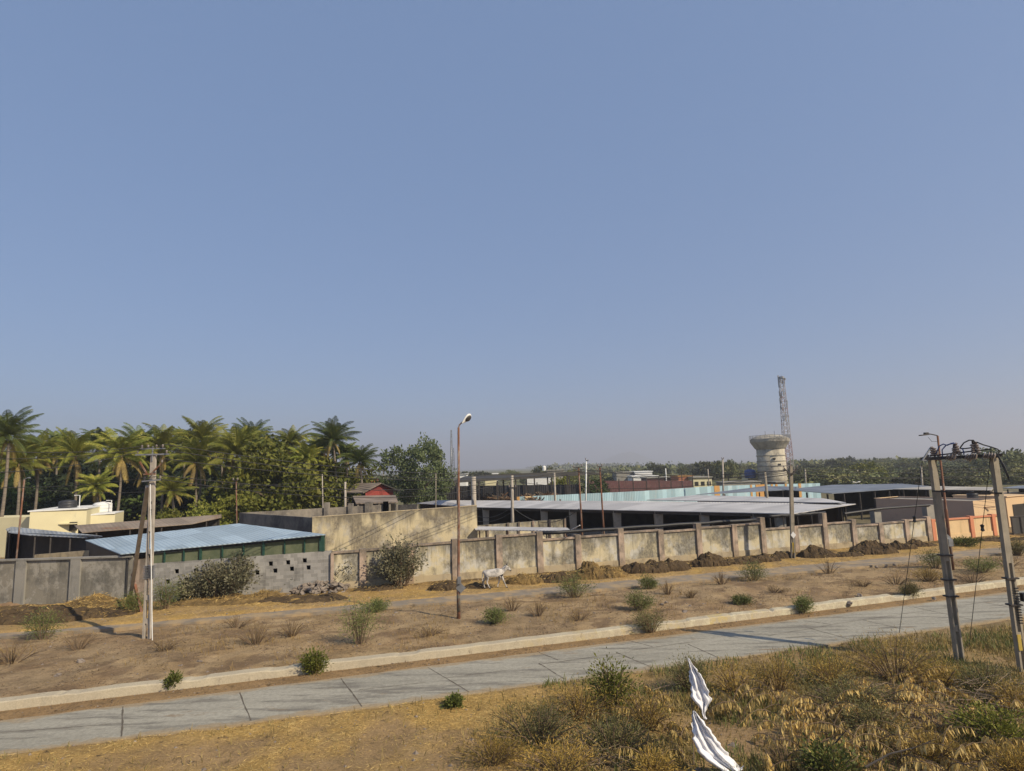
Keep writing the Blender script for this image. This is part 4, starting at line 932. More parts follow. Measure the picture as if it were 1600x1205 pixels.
# twin pole (H frame) structure with fuses
b1 = G(1500, 1036); b2 = G(1599, 1050); Y1, Y2 = b1.y, b2.y
t1 = D(1456, 718, Y1); t2 = D(1552, 710, Y2)
r = empty('twin_pole_structure', (b1 + b2) / 2, 'twin slotted concrete poles joined by a crossarm crowded with insulators and fuses', 'utility pole')
lattice_post(r, b1 - (t1 - b1) * .02, t1, .35, .24, .14, MT['pole_dark'], .5, 1.25, 'left_post', Vector((1, .25, 0)))
lattice_post(r, b2 - (t2 - b2) * .02, t2, .35, .24, .14, MT['pole_dark'], .42, 1.25, 'right_post', Vector((1, .25, 0)))
mb = MB(); e1, e2 = D(1449, 717, Y1 - .2), D(1566, 711, Y2 - .2); mb.bar(e1, e2, .09, .11); e1b, e2b = e1 + Vector((0, .4, .0)), e2 + Vector((0, .4, 0)); mb.bar(e1b, e2b, .09, .11)
mb.bar(e1 + Vector((.1, 0, .1)), e2 + Vector((-.3, .1, .22)), .05); HCA = mb.build('crossarm', MT['dark_metal'], r)
mb = MB(); m1, m2 = D(1456, 767.5, Y1 - .16), D(1566, 771, Y2 - .16); mb.bar(m1, m2, .05, .06); mb.build('middle_tie', MT['dark_metal'], r)
mb = MB(); p = D(1441, 720, Y1 - .2); q = D(1454, 700, Y1 - .2); mb.bar(p, q, .05); mb.bar(q, D(1462, 716, Y1 - .2), .05); mb.bar(p, D(1460, 718, Y1 - .2), .04); mb.build('side_bracket', MT['steel'], r)
def stack(p, q, n, rad):
    mb = MB(); p = Vector(p); q = Vector(q); pts = []; rr = []
    for i in range(n * 2 + 1):
        pts.append(p.lerp(q, i / (n * 2))); rr.append(rad * (1 if i % 2 else .45))
    mb.tube(pts, rr, 10); mb.build('insulator', MT['porcelain'], HCA, smooth=False)
rq = random.Random(12)
def fr(x, y, dy=-.2): return D(x, y, Y1 + (Y2 - Y1) * (x - 1456) / 96 + dy)
for (x0, y0, x1, y1, n, rd) in ((1457, 713, 1456, 698, 4, .085), (1464, 712, 1459, 700, 4, .085), (1468, 716, 1463, 706, 3, .07), (1492, 711, 1490, 700, 4, .085), (1500, 711, 1492, 692, 5, .08), (1496, 706, 1494, 697, 3, .09),
                                (1522, 708, 1519, 694, 4, .09), (1530, 709, 1524, 690, 5, .08), (1527, 700, 1524, 697, 2, .09), (1478, 714, 1488, 717, 3, .13), (1484, 712, 1494, 716, 2, .14), (1508, 713, 1519, 718, 3, .14), (1516, 712, 1527, 714, 3, .14), (1536, 712, 1546, 714, 3, .12), (1543, 711, 1556, 713, 3, .13), (1461, 718, 1471, 716, 3, .1), (1448, 711, 1452, 717, 2, .08)):
    stack(fr(x0, y0), fr(x1, y1), n, rd)
for pts, rd in (([(1523, 708), (1521, 697), (1520, 688)], .05), ([(1491, 710), (1490, 702), (1491, 693)], .04), ([(1552, 713), (1557, 714), (1562, 710)], .04)):
    MB().tube([fr(*q) for q in pts], rd, 6).build('riser', MT['dark_metal'], r)
plain('blue_cable', (.05, .08, .2), (.04, .06, .15), 4, bump=0, rough=.5)
for pts, mt in (([(1462, 710), (1468, 697), (1474, 694), (1480, 696), (1486, 693), (1491, 692)], 'blue_cable'), ([(1473, 716), (1472, 703), (1478, 696), (1484, 694), (1493, 693)], 'blue_cable'), ([(1500, 700), (1506, 692), (1514, 688), (1521, 688), (1524, 692)], 'wire'),
                ([(1500, 701), (1508, 701), (1516, 700), (1523, 700)], 'wire'), ([(1503, 700), (1506, 706), (1506, 711)], 'blue_cable'), ([(1526, 691), (1536, 695), (1550, 699), (1559, 702), (1562, 706)], 'wire'), ([(1562, 706), (1558, 711), (1563, 720), (1570, 735), (1577, 750)], 'wire'), ([(1560, 712), (1569, 728), (1577, 748)], 'wire')):
    MB().tube([fr(*q, -.3) for q in pts], .022, 6).build('jumper_cable', MT[mt], r, smooth=True)
# conduit down the right post and step clamps
mb = MB()
for t in (.32, .40, .52): c = b1.lerp(t1, t); mb.box(c + Vector((0, 0, 0)), (.42, .28, .05))
for t in (.3, .42): c = b2.lerp(t2, t); mb.box(c, (.42, .28, .05))
mb.build('clamp', MT['dark_metal'], r)
mb = MB()
for k in range(14): c = b2.lerp(t2, .22 + k * .012) + Vector((.06, -.12, 0)); mb.box(c, (.12, .06, .035))
mb.box(b2.lerp(t2, .335) + Vector((.3, -.1, 0)), (.16, .16, .28)); mb.build('terminal_strip', MT['tarp_black'], r)
c0 = b2.lerp(t2, .10); c1 = b2.lerp(t2, .17); sh = Vector((-.095, -.14, 0)); MB().bar(c0 + sh, c1 + sh, .12, .03).build('yellow_band', MT['yellow_paint'], r)
for (x0, y0, x1, y1, lab) in ((1441, 720, 1405, 990, 'thin stay wire slanting down left of the twin poles'), (1549, 700, 1514, 1012, 'thin stay wire slanting down between the twin poles')):
    p = fr(x0, y0) if x0 > 1456 else D(x0, y0, Y1 - .2); q = G(x1, y1)
    rr_ = empty('stay_wire', q, lab, 'wire'); MB().tube([q, p], .012, 5).build('strand', MT['wire'], rr_)
    c = q.lerp(p, .62 if x0 > 1456 else .69); MB().lathe(c, [(.02, -.13), (.07, -.1), (.045, 0), (.07, .1), (.02, .13)], 8).build('insulator', MT['tarp_black'], rr_)

# lattice mast
def mast(px, pyt, Y, lean_px, wb, wt, label, mat, name='lattice_mast', nlev=22, pr=.07):
    tp = D(px, pyt, Y); b = Vector((D(px + lean_px, 745, Y).x, Y, 0)); r = empty(name, b, label, 'mast'); H_ = tp.z
    mb = MB(); mb2 = MB()
    def cr(k, i):
        s_ = i / nlev; h = (wb + (wt - wb) * s_) / 2; c = b.lerp(tp, s_); sx_, sy_ = ((-1, -1), (1, -1), (1, 1), (-1, 1))[k]; return c + Vector((sx_ * h, sy_ * h, 0))
    for k in range(4): mb.bar(cr(k, 0), cr(k, nlev), pr * 1.6)
    for i in range(nlev):
        for k in range(4):
            a, c = (k, (k + 1) % 4) if i % 2 else ((k + 1) % 4, k)
            mb2.bar(cr(a, i), cr(c, i + 1), pr); mb2.bar(cr(k, i), cr((k + 1) % 4, i), pr)
    mb.build('leg_frame', MT[mat], r); mb2.build('bracing', MT[mat], r)
    return r, tp, b, H_
plain('mast_paint', (.36, .34, .33), (.28, .25, .25), .3, (.26, .13, .11), (.5, .58), .12, rough=.6, bump=0)
r, tp, b, H_ = mast(1221, 592, 252, 13, 3.0, 1.5, 'tall red and white lattice telecom mast beside the water tower', 'mast_paint', nlev=26, pr=.115)
rq = random.Random(3)
for s_, k in ((.995, 5), (.95, 4), (.84, 4), (.77, 3), (.70, 4), (.60, 2)):
    for j in range(k):
        c = b.lerp(tp, s_); an = rq.uniform(0, 6.28); o = Vector((math.cos(an), math.sin(an) - .2, 0)) * 1.3; m_ = MB()
        m_.box(c + o + Vector((0, 0, rq.uniform(-.8, .8))), (.45, .3, rq.choice((1.6, 2.2, .9)))); m_.build('antenna', MT['steel'], r)
MB().lathe(tp, [(.05, 0), (1.2, .02), (1.2, .9), (.9, .92), (.9, .1), (.05, .08)], 8).build('top_basket', MT['steel'], r)
MB().tube([tp, tp + Vector((0, 0, 1.6))], .06, 5).build('lightning_rod', MT['steel'], r)
mast(705, 672, 330, 1, 1.7, .5, 'distant thin grey lattice mast behind the street lamp', 'steel', nlev=18, pr=.12)
mast(707, 700, 320, 1, 2.2, 1.2, 'distant shorter grey lattice mast crossing the thin mast', 'steel', nlev=9, pr=.12)

# water tower
def water_tower():
    Y = 182; c = D(1208.5, 760, Y); b = Vector((c.x, Y, 0)); k = Y / F
    r = empty('water_tower', b, 'round concrete water tower, stained shaft flaring to a wide tank with a railing', 'water tower')
    px = lambda y: D(1205, y, Y).z
    z0, zs, zt, zr = 0, px(702), px(693), px(686)
    MB().lathe(b, [(4.05, 0), (4.0, px(745)), (3.95, px(735)), (3.9, zs)], 40).build('shaft', MT['tower_wall'], r, smooth=True)
    mb = MB()
    for y in (712, 720.5, 728, 735.5, 743): mb.lathe(b + Vector((0, 0, px(y))), [(4.0, -.12), (4.08, -.1), (4.08, .1), (4.0, .12)], 40)
    mb.build('ring_band', MT['tower_dark'], r)
    MB().lathe(b, [(3.9, zs - .002), (4.25, zs + .25), (5.3, zt + .25), (5.45, zt + .5), (5.45, zr), (5.2, zr + .02), (5.0, zr + .25), (3.4, zr + 1.0), (1.2, zr + 1.35), (.01, zr + 1.4)], 40).build('tank', MT['tower_dark'], r, smooth=False)
    mb = MB(); n = 26; R_ = 5.55
    for i in range(n):
        g = 2 * math.pi * i / n; p = b + Vector((math.cos(g) * R_, math.sin(g) * R_, zr - .1)); mb.bar(p, p + Vector((0, 0, 1.15)), .09)
    for zz in (.6, 1.1):
        mb.tube([b + Vector((math.cos(2 * math.pi * i / 30) * R_, math.sin(2 * math.pi * i / 30) * R_, zr - .1 + zz)) for i in range(31)], .05, 4, False)
    mb.build('railing', MT['steel'], r)
    m_ = MB()
    for i in range(3):
        g = -1.75 + .35 * i; p = b + Vector((math.cos(g) * 4.02, math.sin(g) * 4.02, px(717 + i * 9))); m_.box(p, (.7, .3, .5), g + math.pi / 2)
    m_.build('vent_opening', MT['dark_stuff'], r)
    for dx in (-1.5, 1.2, 3.4): MB().tube([b + Vector((dx, -1, zr + 1)), b + Vector((dx, -1, zr + 2.3))], .07, 5).build('vent_pipe', MT['steel'], r)
wall_mat('tower_wall', (.52, .47, .36), (.44, .40, .31), (.13, .12, .11), (.34, .31, .27), (.47, .62), .28, bt=(.5, .64))
wall_mat('tower_dark', (.42, .39, .32), (.34, .31, .26), (.10, .095, .085), (.2, .185, .16), (.45, .65), .4)
water_tower()

# ------------------------------------------------------------------ wires
WC = {}
def wire(p, q, sag, label, group, rad=.014, n=18):
    k = WC[group] = WC.get(group, 0) + 1
    if 'slack wire droop' not in label and 'lower slack' not in label and 'looping' not in label:
        label = ('highest', 'second highest', 'third highest', 'fourth highest', 'fifth highest', 'lowest')[k - 1] + ' ' + label
    rad *= 1.0
    p = Vector(p); q = Vector(q); pts = [p.lerp(q, i / n) - Vector((0, 0, sag * 4 * (i / n) * (1 - i / n))) for i in range(n + 1)]
    o = MB().tube(pts, rad, 4, False).build('overhead_wire', MT['wire'], loc=p); tag(o, label, 'wire', group); return o
WG = 'overhead power lines'
bl = G(229, 1004).y; Hh = D(240, 711, bl)
for dx, dz, xr, yr, Yr in ((-.5, .45, -60, 700, 24), (.5, .45, -60, 716, 26), (-.7, .2, -60, 740, 22), (.45, -1.0, -60, 760, 30)):
    wire(Hh + Vector((dx, 0, dz)), D(xr, yr, Yr), .25, 'power line running left from the slotted concrete pole over the cream house', 'power lines leaving the left pole to the left')
for (dx, dz), (x1, y1, Y1_), sg in (((.5, .5), (904, 733, 55), .9), ((.7, .2), (904, 736, 55), 1.0), ((.5, -.2), (937, 735, 57), 1.0), ((.45, -1.0), (800, 750, 57.5), .8), ((-.3, -1.05), (800, 753, 57.5), 1.2)):
    wire(Hh + Vector((dx, 0, dz)), D(x1, y1, Y1_), sg, 'power line running right from the slotted concrete pole across the palms', 'power lines between the left pole and the yard posts', .02)
for (x0, y0, Y0), (x1, y1, Y1_), sg in (((904, 733, 55), (1233, 734, 49), .5), ((904, 738, 55), (1236, 738, 49), .6), ((937, 732, 57), (1240, 734, 49), .8), ((800, 752, 57.5), (1233, 741, 49), .9)):
    wire(D(x0, y0, Y0), D(x1, y1, Y1_), sg, 'power line spanning from the yard posts to the V bracket pole', 'power lines between the yard posts and the V bracket pole', .02)
for (y0, y1, sg) in ((733, 724, .3), (736, 727, .4), (741, 733, .5), (745, 740, .3)):
    wire(D(1239, y0, 49), D(1680, y1, 60), sg, 'power line running right from the V bracket pole past the twin poles', 'power lines right of the V bracket pole', .022)
for (x0, y0, Y0), (x1, y1, Y1_), sg in (((540, 756, 68), (800, 764, 57.5), .6), ((540, 760, 68), (800, 768, 57.5), .5), ((503, 748, 66), (540, 757, 68), .1), ((369, 756, 54), (503, 745, 66), .4), ((369, 757, 54), (539, 757, 68), .6), ((60, 765, 50), (369, 755, 54), .5)):
    wire(D(x0, y0, Y0), D(x1, y1, Y1_), sg, 'slack wire strung between the thin posts behind the blue roof', 'slack wires between the thin posts', .018)
for (x0, y0, Y0), (x1, y1, Y1_), sg, lb in (((744, 806, 62), (800, 792, 57.5), .5, 'slack wire drooping left from the lean-to post under the shed eave'), ((800, 792, 57.5), (905, 795, 55), 1.3, 'slack wire looping right from the lean-to post across the dark shed front'), ((744, 814, 62), (800, 800, 57.5), .4, 'lower slack wire drooping left of the lean-to post')):
    wire(D(x0, y0, Y0), D(x1, y1, Y1_), sg, lb, 'drooping wires at the lean-to post', .03)
# ------------------------------------------------------------------ foliage builders (leaf-sized faces)
def leaf_quads(pos, size, rg, aspect=.45, up=None, droop=0.0, dirs=None):
    """diamond leaves at pos; returns verts, faces"""
    n = len(pos)
    a = rg.normal(size=(n, 3)) if dirs is None else dirs + rg.normal(size=(n, 3)) * .35
    a[:, 2] -= droop; a /= np.linalg.norm(a, axis=1)[:, None]
    b = rg.normal(size=(n, 3)); b -= a * (a * b).sum(1)[:, None]; b /= np.linalg.norm(b, axis=1)[:, None]
    s = (size * rg.uniform(.6, 1.4, n))[:, None] if not isinstance(size, np.ndarray) else size[:, None]
    v = np.stack([pos, pos + a * s * .5 + b * s * aspect * .5, pos + a * s, pos + a * s * .5 - b * s * aspect * .5], 1).reshape(-1, 3)
    return v, np.arange(n * 4).reshape(n, 4)
def crown_mesh(name, rx, ry, rz, nclump, nleaf, leaf, mat, seed, cr=.28, flat=0.0, lower=-.6):
    rg = np.random.default_rng(seed); P_ = []
    for i in range(nclump):
        d = rg.normal(size=3); d /= np.linalg.norm(d); d[2] = max(d[2], lower)
        rr = rg.uniform(.45, 1.0) ** .6 * (1 + .22 * math.sin(3 * math.atan2(d[1], d[0]) + seed))
        c = d * rr * np.array([rx, ry, rz]); k = cr * rg.uniform(.6, 1.35)
        q = rg.normal(size=(nleaf, 3)); q /= np.linalg.norm(q, axis=1)[:, None]; q *= (rg.uniform(0, 1, nleaf) ** .5)[:, None] * np.array([rx, ry, rz * .8]) * k
        P_.append(c + q)
    v, f = leaf_quads(np.concatenate(P_), leaf, rg, .55)
    v[:, 2] += rz * .75
    return np_mesh(name, v, f, mat)
def limb_mesh(name, h, r, mat, seed, spread=1.0, n=5, top=None):
    rg = random.Random(seed); mb = MB(); t = Vector((rg.uniform(-.1, .1) * h, rg.uniform(-.1, .1) * h, h * .55))
    mb.tube([(0, 0, -.3), (0, 0, .2), t * .5, t], [r * 1.3, r, r * .85, r * .7], 8)
    for i in range(n):
        g = i * 6.28 / n + rg.uniform(-.4, .4); e = t + Vector((math.cos(g) * spread * .6, math.sin(g) * spread * .6, h * rg.uniform(.25, .45)))
        mb.tube([t, t.lerp(e, .5) + Vector((0, 0, -.1 * h * .3)), e], [r * .55, r * .38, r * .12], 6)
    me = bpy.data.meshes.new(name); me.from_pydata([tuple(v) for v in mb.v], [], mb.f); me.materials.append(mat); return me

TREE = {}
def tree_proto(key, rx, rz, trunk, nclump, nleaf, leaf, mat, seed, cr=.28, lower=-.6):
    TREE[key] = (crown_mesh('crown', rx, rx, rz, nclump, nleaf, leaf, MT[mat], seed, cr, lower=lower), limb_mesh('trunk', trunk + rz, max(.12, rx * .06), MT['bark'], seed, rx), trunk, rx, trunk + rz * 1.75)
def plant_tree(key, px, pyt, Y, label, cat='tree', group=None, name='tree', wscale=1.0, rz=None, top=True):
    """stands at depth Y, top at photo row pyt"""
    cm, tm, tr, rx, H0 = TREE[key]; q = D(px, pyt, Y); s = q.z / H0
    r = empty(name, (q.x, Y, 0), label, cat, group, rz if rz is not None else (px * 1.37 % 6.28))
    r.scale = (s * wscale, s * wscale, s)
    c = link('crown', cm, r); c.location = (0, 0, tr); link('trunk', tm, r); return r
tree_proto('round', 4.6, 4.4, 1.2, 150, 90, .34, 'leaf_grey', 11, .22)
tree_proto('leftedge', 4.6, 4.4, 1.2, 150, 110, .26, 'leaf_lushdark', 31, .22)
tree_proto('olive', 5.0, 3.2, .8, 150, 90, .34, 'leaf_olive', 12, .24)
tree_proto('olive2', 5.0, 3.6, .8, 110, 70, .40, 'leaf_olive', 22, .28)
tree_proto('dense', 4.5, 4.2, 1.0, 80, 60, .55, 'leaf_dark', 13, .30)
tree_proto('dense2', 5, 3.4, .8, 80, 60, .55, 'leaf_tree', 14, .30)
tree_proto('far1', 5, 3.2, 1.2, 55, 40, .75, 'leaf_far', 15, .30)
tree_proto('far2', 4.2, 3.9, 1.6, 50, 40, .75, 'leaf_far', 16, .30)
tree_proto('far3', 6.2, 2.6, 1.0, 60, 40, .8, 'leaf_far', 17, .28)
tree_proto('bright', 5, 3.4, .9, 80, 50, .6, 'leaf_olive', 18, .28)

# named trees in the middle distance
plant_tree('round', 657, 686, 100, 'big round grey green tree standing alone behind the street lamp', wscale=.84)
plant_tree('olive', 452, 698, 84, 'wide olive yellow tree in front of the palms, above the plaster building', wscale=1.05)
plant_tree('olive2', 500, 713, 90, 'olive tree below the tallest palm, right of the wide olive tree', wscale=.72)
plant_tree('olive2', 418, 722, 88, 'lower olive tree at the left shoulder of the wide olive tree', wscale=.8)
plant_tree('leftedge', -8, 716, 84, 'dark green tree cut by the left edge of the photo', wscale=.62)
DL = ['dark tree under the palms, ' + q for q in ('above the left edge of the cream house', 'behind the left part of the cream house', 'behind the black roof tank', 'behind the white roof tank', 'just left of the concrete pole shaft', 'behind the concrete pole shaft', 'under the tall feathery palm, left side', 'behind the small rusty pole', 'just right of the small rusty pole',
      'behind the left shoulder of the olive tree', 'cut by the left edge', 'high at the far left between palm crowns', 'high between the palms over the cream house', 'high behind the crossarms of the concrete pole', 'high behind the tall feathery palm', 'high behind the broad palm', 'high behind the wide olive tree', 'below the tallest right hand palm', 'below the rightmost palm',
      'low above the white roof tank', 'low right of the concrete pole', 'low behind the far corner of the blue roof', 'low at the left edge', 'low between white tank and concrete pole', 'low left of the small rusty pole', 'low behind the black roof tank')]
for i, (px, py, Y, k, w_) in enumerate([(20, 742, 92, 'dense', 1.3), (70, 748, 96, 'dense2', 1.3), (110, 742, 93, 'dense', 1.3), (150, 745, 97, 'dense2', 1.2), (196, 742, 94, 'dense', 1.3), (236, 746, 96, 'dense', 1.3), (280, 738, 95, 'dense2', 1.3), (325, 742, 97, 'dense', 1.3), (368, 738, 95, 'dense', 1.2),
                               (408, 732, 99, 'dense', 1.2), (-20, 738, 95, 'dense', 1.2), (50, 708, 106, 'dense', 1.3), (135, 706, 108, 'dense', 1.3), (220, 704, 106, 'dense', 1.3), (300, 702, 108, 'dense', 1.3), (380, 700, 110, 'dense', 1.3), (450, 706, 112, 'dense', 1.2), (520, 722, 108, 'dense', 1.1), (575, 742, 110, 'dense2', .9),
                               (130, 762, 90, 'dense', 1.5), (250, 764, 90, 'dense', 1.5), (345, 768, 88, 'dense', 1.4), (30, 768, 90, 'dense', 1.4), (188, 770, 89, 'dense', 1.5), (305, 772, 88, 'dense', 1.3), (82, 770, 90, 'dense', 1.4)]):
    plant_tree(k, px, py, Y, DL[i], group='dark trees under the palms', wscale=w_, name='dark_tree')
r = plant_tree('bright', 330, 784, 74, 'small bright olive bush at the far edge of the blue roof', 'bush', wscale=.9, name='bush')
r = plant_tree('bright', 262, 800, 72, 'small green bush behind the asbestos roof', 'bush', wscale=1.0, name='bush')
plant_tree('bright', 875, 746, 122, 'olive tree standing behind the right end of the black roof', wscale=.7)
plant_tree('dense2', 925, 748, 112, 'green tree between the black roof and the maroon fence', wscale=.8)

# background: individual trees across the plain
rg = random.Random(8)
far = []
for (x0, x1, n, ylo, yhi, d0, d1) in ((610, 900, 16, -7, 2, 250, 520), (900, 1180, 26, -5, 6, 220, 560), (1180, 1640, 110, -4, 13, 135, 560), (570, 700, 6, -2, 4, 320, 480)):
    for i in range(n):
        px = x0 + (x1 - x0) * (i + rg.random()) / n; Y = d0 + (d1 - d0) * rg.random() ** 1.3
        hor = 731 - .031 * (px - 800); h = rg.uniform(2.8, 6.0) if Y > 260 else rg.uniform(2.2, 4.2)
        if Y < 215 and px < 1240: Y += 80
        py = hor + (CAMZ - h) / Y * F * 1.0
        far.append((px, py, Y))
ORD = ['leftmost'] + [o_ + ' from the left' for o_ in 'second third fourth fifth sixth seventh eighth ninth tenth eleventh twelfth'.split()]
MARK = [(570, 'left of the street lamp'), (715, 'between the street lamp and the thick concrete post'), (740, 'over the left half of the black roof'), (800, 'over the right half of the black roof'), (880, 'over the maroon fence start'), (940, 'left of the white block'), (990, 'above the white block'), (1030, 'between the white block and the cream row'), (1080, 'above the cream row'), (1130, 'just left of the water tower'), (1200, 'between water tower and mast foot'), (1232, 'just right of the V bracket pole'), (1265, 'above the left of the wide grey roof'), (1300, 'around the tiny peach house'), (1330, 'left behind the bright yellow green tree'), (1355, 'right behind the bright yellow green tree'), (1385, 'above the brown earth mound'), (1425, 'left of the left twin pole'), (1458, 'between lamp arm and left twin pole'), (1480, 'left half of the gap between the twin poles'), (1520, 'right half of the gap between the twin poles'), (1555, 'right of the right twin pole'), (1590, 'at the right edge')]
LAB = {}
for mi, (mx, mt_) in enumerate(MARK):
    nx_ = MARK[mi + 1][0] if mi + 1 < len(MARK) else 9999
    for oi, q_ in enumerate(sorted([q for q in far if mx <= q[0] < nx_])): LAB[q_] = ('%s distant tree %s' % (ORD[oi % 12], mt_))
for (px, py, Y) in sorted(far, key=lambda q: -q[2]):
    plant_tree(rg.choice(('far1', 'far2', 'far3')), px, py, Y, LAB[(px, py, Y)], group='trees on the plain', wscale=rg.uniform(.9, 1.4) if Y > 260 else rg.uniform(1.3, 2.0), name='distant_tree')
plant_tree('bright', 1352, 724, 185, 'bright yellow green tree behind the wide grey roof', wscale=1.25)
plant_tree('bright', 1372, 734, 170, 'lower bright green tree at the right foot of the bright yellow green tree', wscale=.9)
plant_tree('far2', 1328, 713, 420, 'tall dark round tree rising above the far tree line', wscale=.7)
plant_tree('far1', 1310, 717, 330, 'broad dark tree left of the tall round tree on the skyline', wscale=1.2)
plant_tree('far1', 1560, 703, 200, 'large hazy tree behind the right pole of the twin structure', wscale=1.3)
plant_tree('far1', 1592, 726, 150, 'green tree at the right edge above the dark shed', wscale=1.0)
plant_tree('far3', 1112, 722, 260, 'dark spreading tree left of the grey capped pole', wscale=.9)
plant_tree('far1', 1136, 721, 240, 'dark spreading tree behind the grey capped pole', wscale=.8)
plant_tree('far1', 1025, 725, 300, 'dark tree on the skyline above the white block', wscale=.9)
plant_tree('far1', 850, 730, 260, 'dark tree on the skyline above the black roof', wscale=1.0)
plant_tree('bright', 893, 736, 240, 'olive tree on the skyline right of the black roof', wscale=.8)

# far wood as one mass: clumps of leaf faces out to the horizon
rn = np.random.default_rng(5); P_ = []; SZ = []
for i in range(4200):
    d = 380 + 4200 * rn.random() ** 1.5; px = rn.uniform(-100, 1700)
    if i % 5 == 0: d = rn.uniform(150, 420); px = rn.uniform(1245, 1720); x = (px - 800) / F * d
    if px < 500 and d < 600: continue
    if vnoise(np.array([x * .004]), np.array([d * .004]), 4)[0] < .38 and d < 2500: continue
    h = rn.uniform(3, 6.3) if 420 < d < 1100 else rn.uniform(5, 13) if d > 420 else rn.uniform(1.2, 3.5); w_ = rn.uniform(5, 13) if d > 420 else rn.uniform(3, 6); n = 60 if d < 420 else 16 if d < 1200 else 8
    q = rn.normal(size=(n, 3)); q /= np.linalg.norm(q, axis=1)[:, None]
    P_.append(np.array([x, d, h * .5]) + q * np.array([w_, w_ * .6, h * .45])); SZ.append(np.full(n, 1.0 if d < 420 else 3.2 if d < 1200 else 6))
P_ = np.concatenate(P_); SZ = np.concatenate(SZ) * rn.uniform(.6, 1.3, len(P_))
v, f = leaf_quads(P_, 1, rn, .7); a = leaf_quads(P_, SZ, rn, .8)
tag(link('distant_wood', np_mesh('distant_wood', a[0], a[1], MT['leaf_far'])), 'blue green belt of distant trees on the plain', kind='stuff')
# low hills at the horizon
hx = np.linspace(-7000, 7000, 160); hh = 12 + 38 * fbm(hx * .0007, hx * 0, 61) + 130 * np.exp(-((hx - 1250) / 230) ** 2) + 30 * smooth(2600, 4300, hx)
hh = np.maximum(hh - 20, 2); vs = []; 
for x, h in zip(hx, hh): vs += [(x, 6400, -5), (x, 6800, h), (x, 7300, h * .9), (x, 7700, -5)]
f = [(i * 4 + k, i * 4 + 4 + k, i * 4 + 5 + k, i * 4 + 1 + k) for i in range(159) for k in range(3)]
plain('hill', (.10, .11, .07), (.14, .13, .08), .01, bump=0)
tag(link('hills', np_mesh('hills', vs, f, MT['hill'], True)), 'faint low hills on the horizon', kind='structure')

# far houses
def block(px0, px1, pyt, Y, depth, mat, label, name='house', h=None, band=None, win=0):
    a = D(px0, pyt, Y); b = D(px1, pyt, Y); z = h or (a.z + b.z) / 2; r = empty(name, (a.x, Y, 0), label, 'house')
    MB().box(((a.x + b.x) / 2, Y + depth / 2, z / 2), (b.x - a.x, depth, z)).build('wall', MT[mat], r)
    MB().box(((a.x + b.x) / 2, Y + depth / 2, z + .13), (b.x - a.x + .5, depth + .5, .25)).build('roof', MT[band or 'concrete'], r)
    for k in range(win):
        x = a.x + (b.x - a.x) * (k + .5) / win; MB().box((x, Y - .02, z - 1.6), (1.0, .1, 1.1)).build('window', MT['dark_stuff'], r)
    return r
block(992, 1019, 737.5, 210, 10, 'white_paint', 'white flat roofed upper block beyond the maroon fence', h=None, band='white_paint')
block(988, 1028, 744.5, 200, 8, 'white_paint', 'long low white block beneath the white upper block', band='white_paint')
block(963, 991, 738.5, 212, 9, 'concrete', 'grey block left of the white block beyond the maroon fence')
block(1083, 1112, 746.5, 170, 9, 'cream', 'cream house row with pale roof beyond the maroon fence', win=3)
block(1060, 1082, 744.5, 175, 9, 'orange_paint', 'low house with an orange tiled roof left of the cream row', band='sheet_orange')
block(1168, 1186, 741, 186, 5, 'cream', 'small pale house carrying a blue tank beside the water tower')
block(1131, 1188, 754, 160, 6, 'concrete', 'low grey building in front of the water tower foot')
block(1213, 1226, 754, 160, 6, 'maroon_sheet', 'dark maroon hut at the right foot of the water tower')
block(1316, 1324, 750, 150, 5, 'peach', 'tiny peach house left of the white parapet behind the grey roof', band='peach')
block(1326, 1351, 754.5, 140, 5, 'white_paint', 'low white parapet behind the wide grey roof', band='white_paint')
block(1477, 1497, 749, 165, 8, 'cream', 'small pale house seen between the twin poles', win=2)
block(822, 865, 745.5, 150, 10, 'white_paint', 'white flat building seen under the black roof', band='white_paint')
block(758, 775, 747, 160, 8, 'cream', 'small pale building seen under the left of the black roof', band='white_paint')
block(718, 728, 742, 180, 8, 'white_paint', 'small white house just right of the street lamp on the skyline', band='white_paint')
block(770, 777, 741, 190, 6, 'white_paint', 'tiny white house above the left part of the black roof', band='white_paint')
block(855, 880, 735.5, 175, 8, 'concrete', 'grey upper storey with white tank above the black roof')
block(1010, 1050, 747, 185, 8, 'maroon_sheet', 'dark house behind the maroon fence right of the white block')
block(560, 580, 748, 130, 8, 'brick_red', 'small dark red house behind the red hut')
block(1440, 1455, 722, 600, 10, 'white_paint', 'far white building on the plain left of the twin poles', band='white_paint')
block(1516, 1522, 740, 230, 6, 'white_paint', 'tiny white house among the trees between the twin poles', band='white_paint')
block(1285, 1296, 724, 500, 10, 'white_paint', 'far white house right of the telecom mast', band='white_paint')
tank(850, 733, 178, .55, 1.5, 'white_paint', 'white tank on the grey storey above the black roof', D(850, 736, 178).z)
tank(1172, 741, 184, 1.6, 2.6, 'tank_blue', 'blue tank beside the water tower', D(1172, 747, 184).z)
tank(1319, 748, 150.5, .5, .8, 'orange_paint', 'small tank on the tiny peach house', D(1319, 750, 152.5).z + .2)
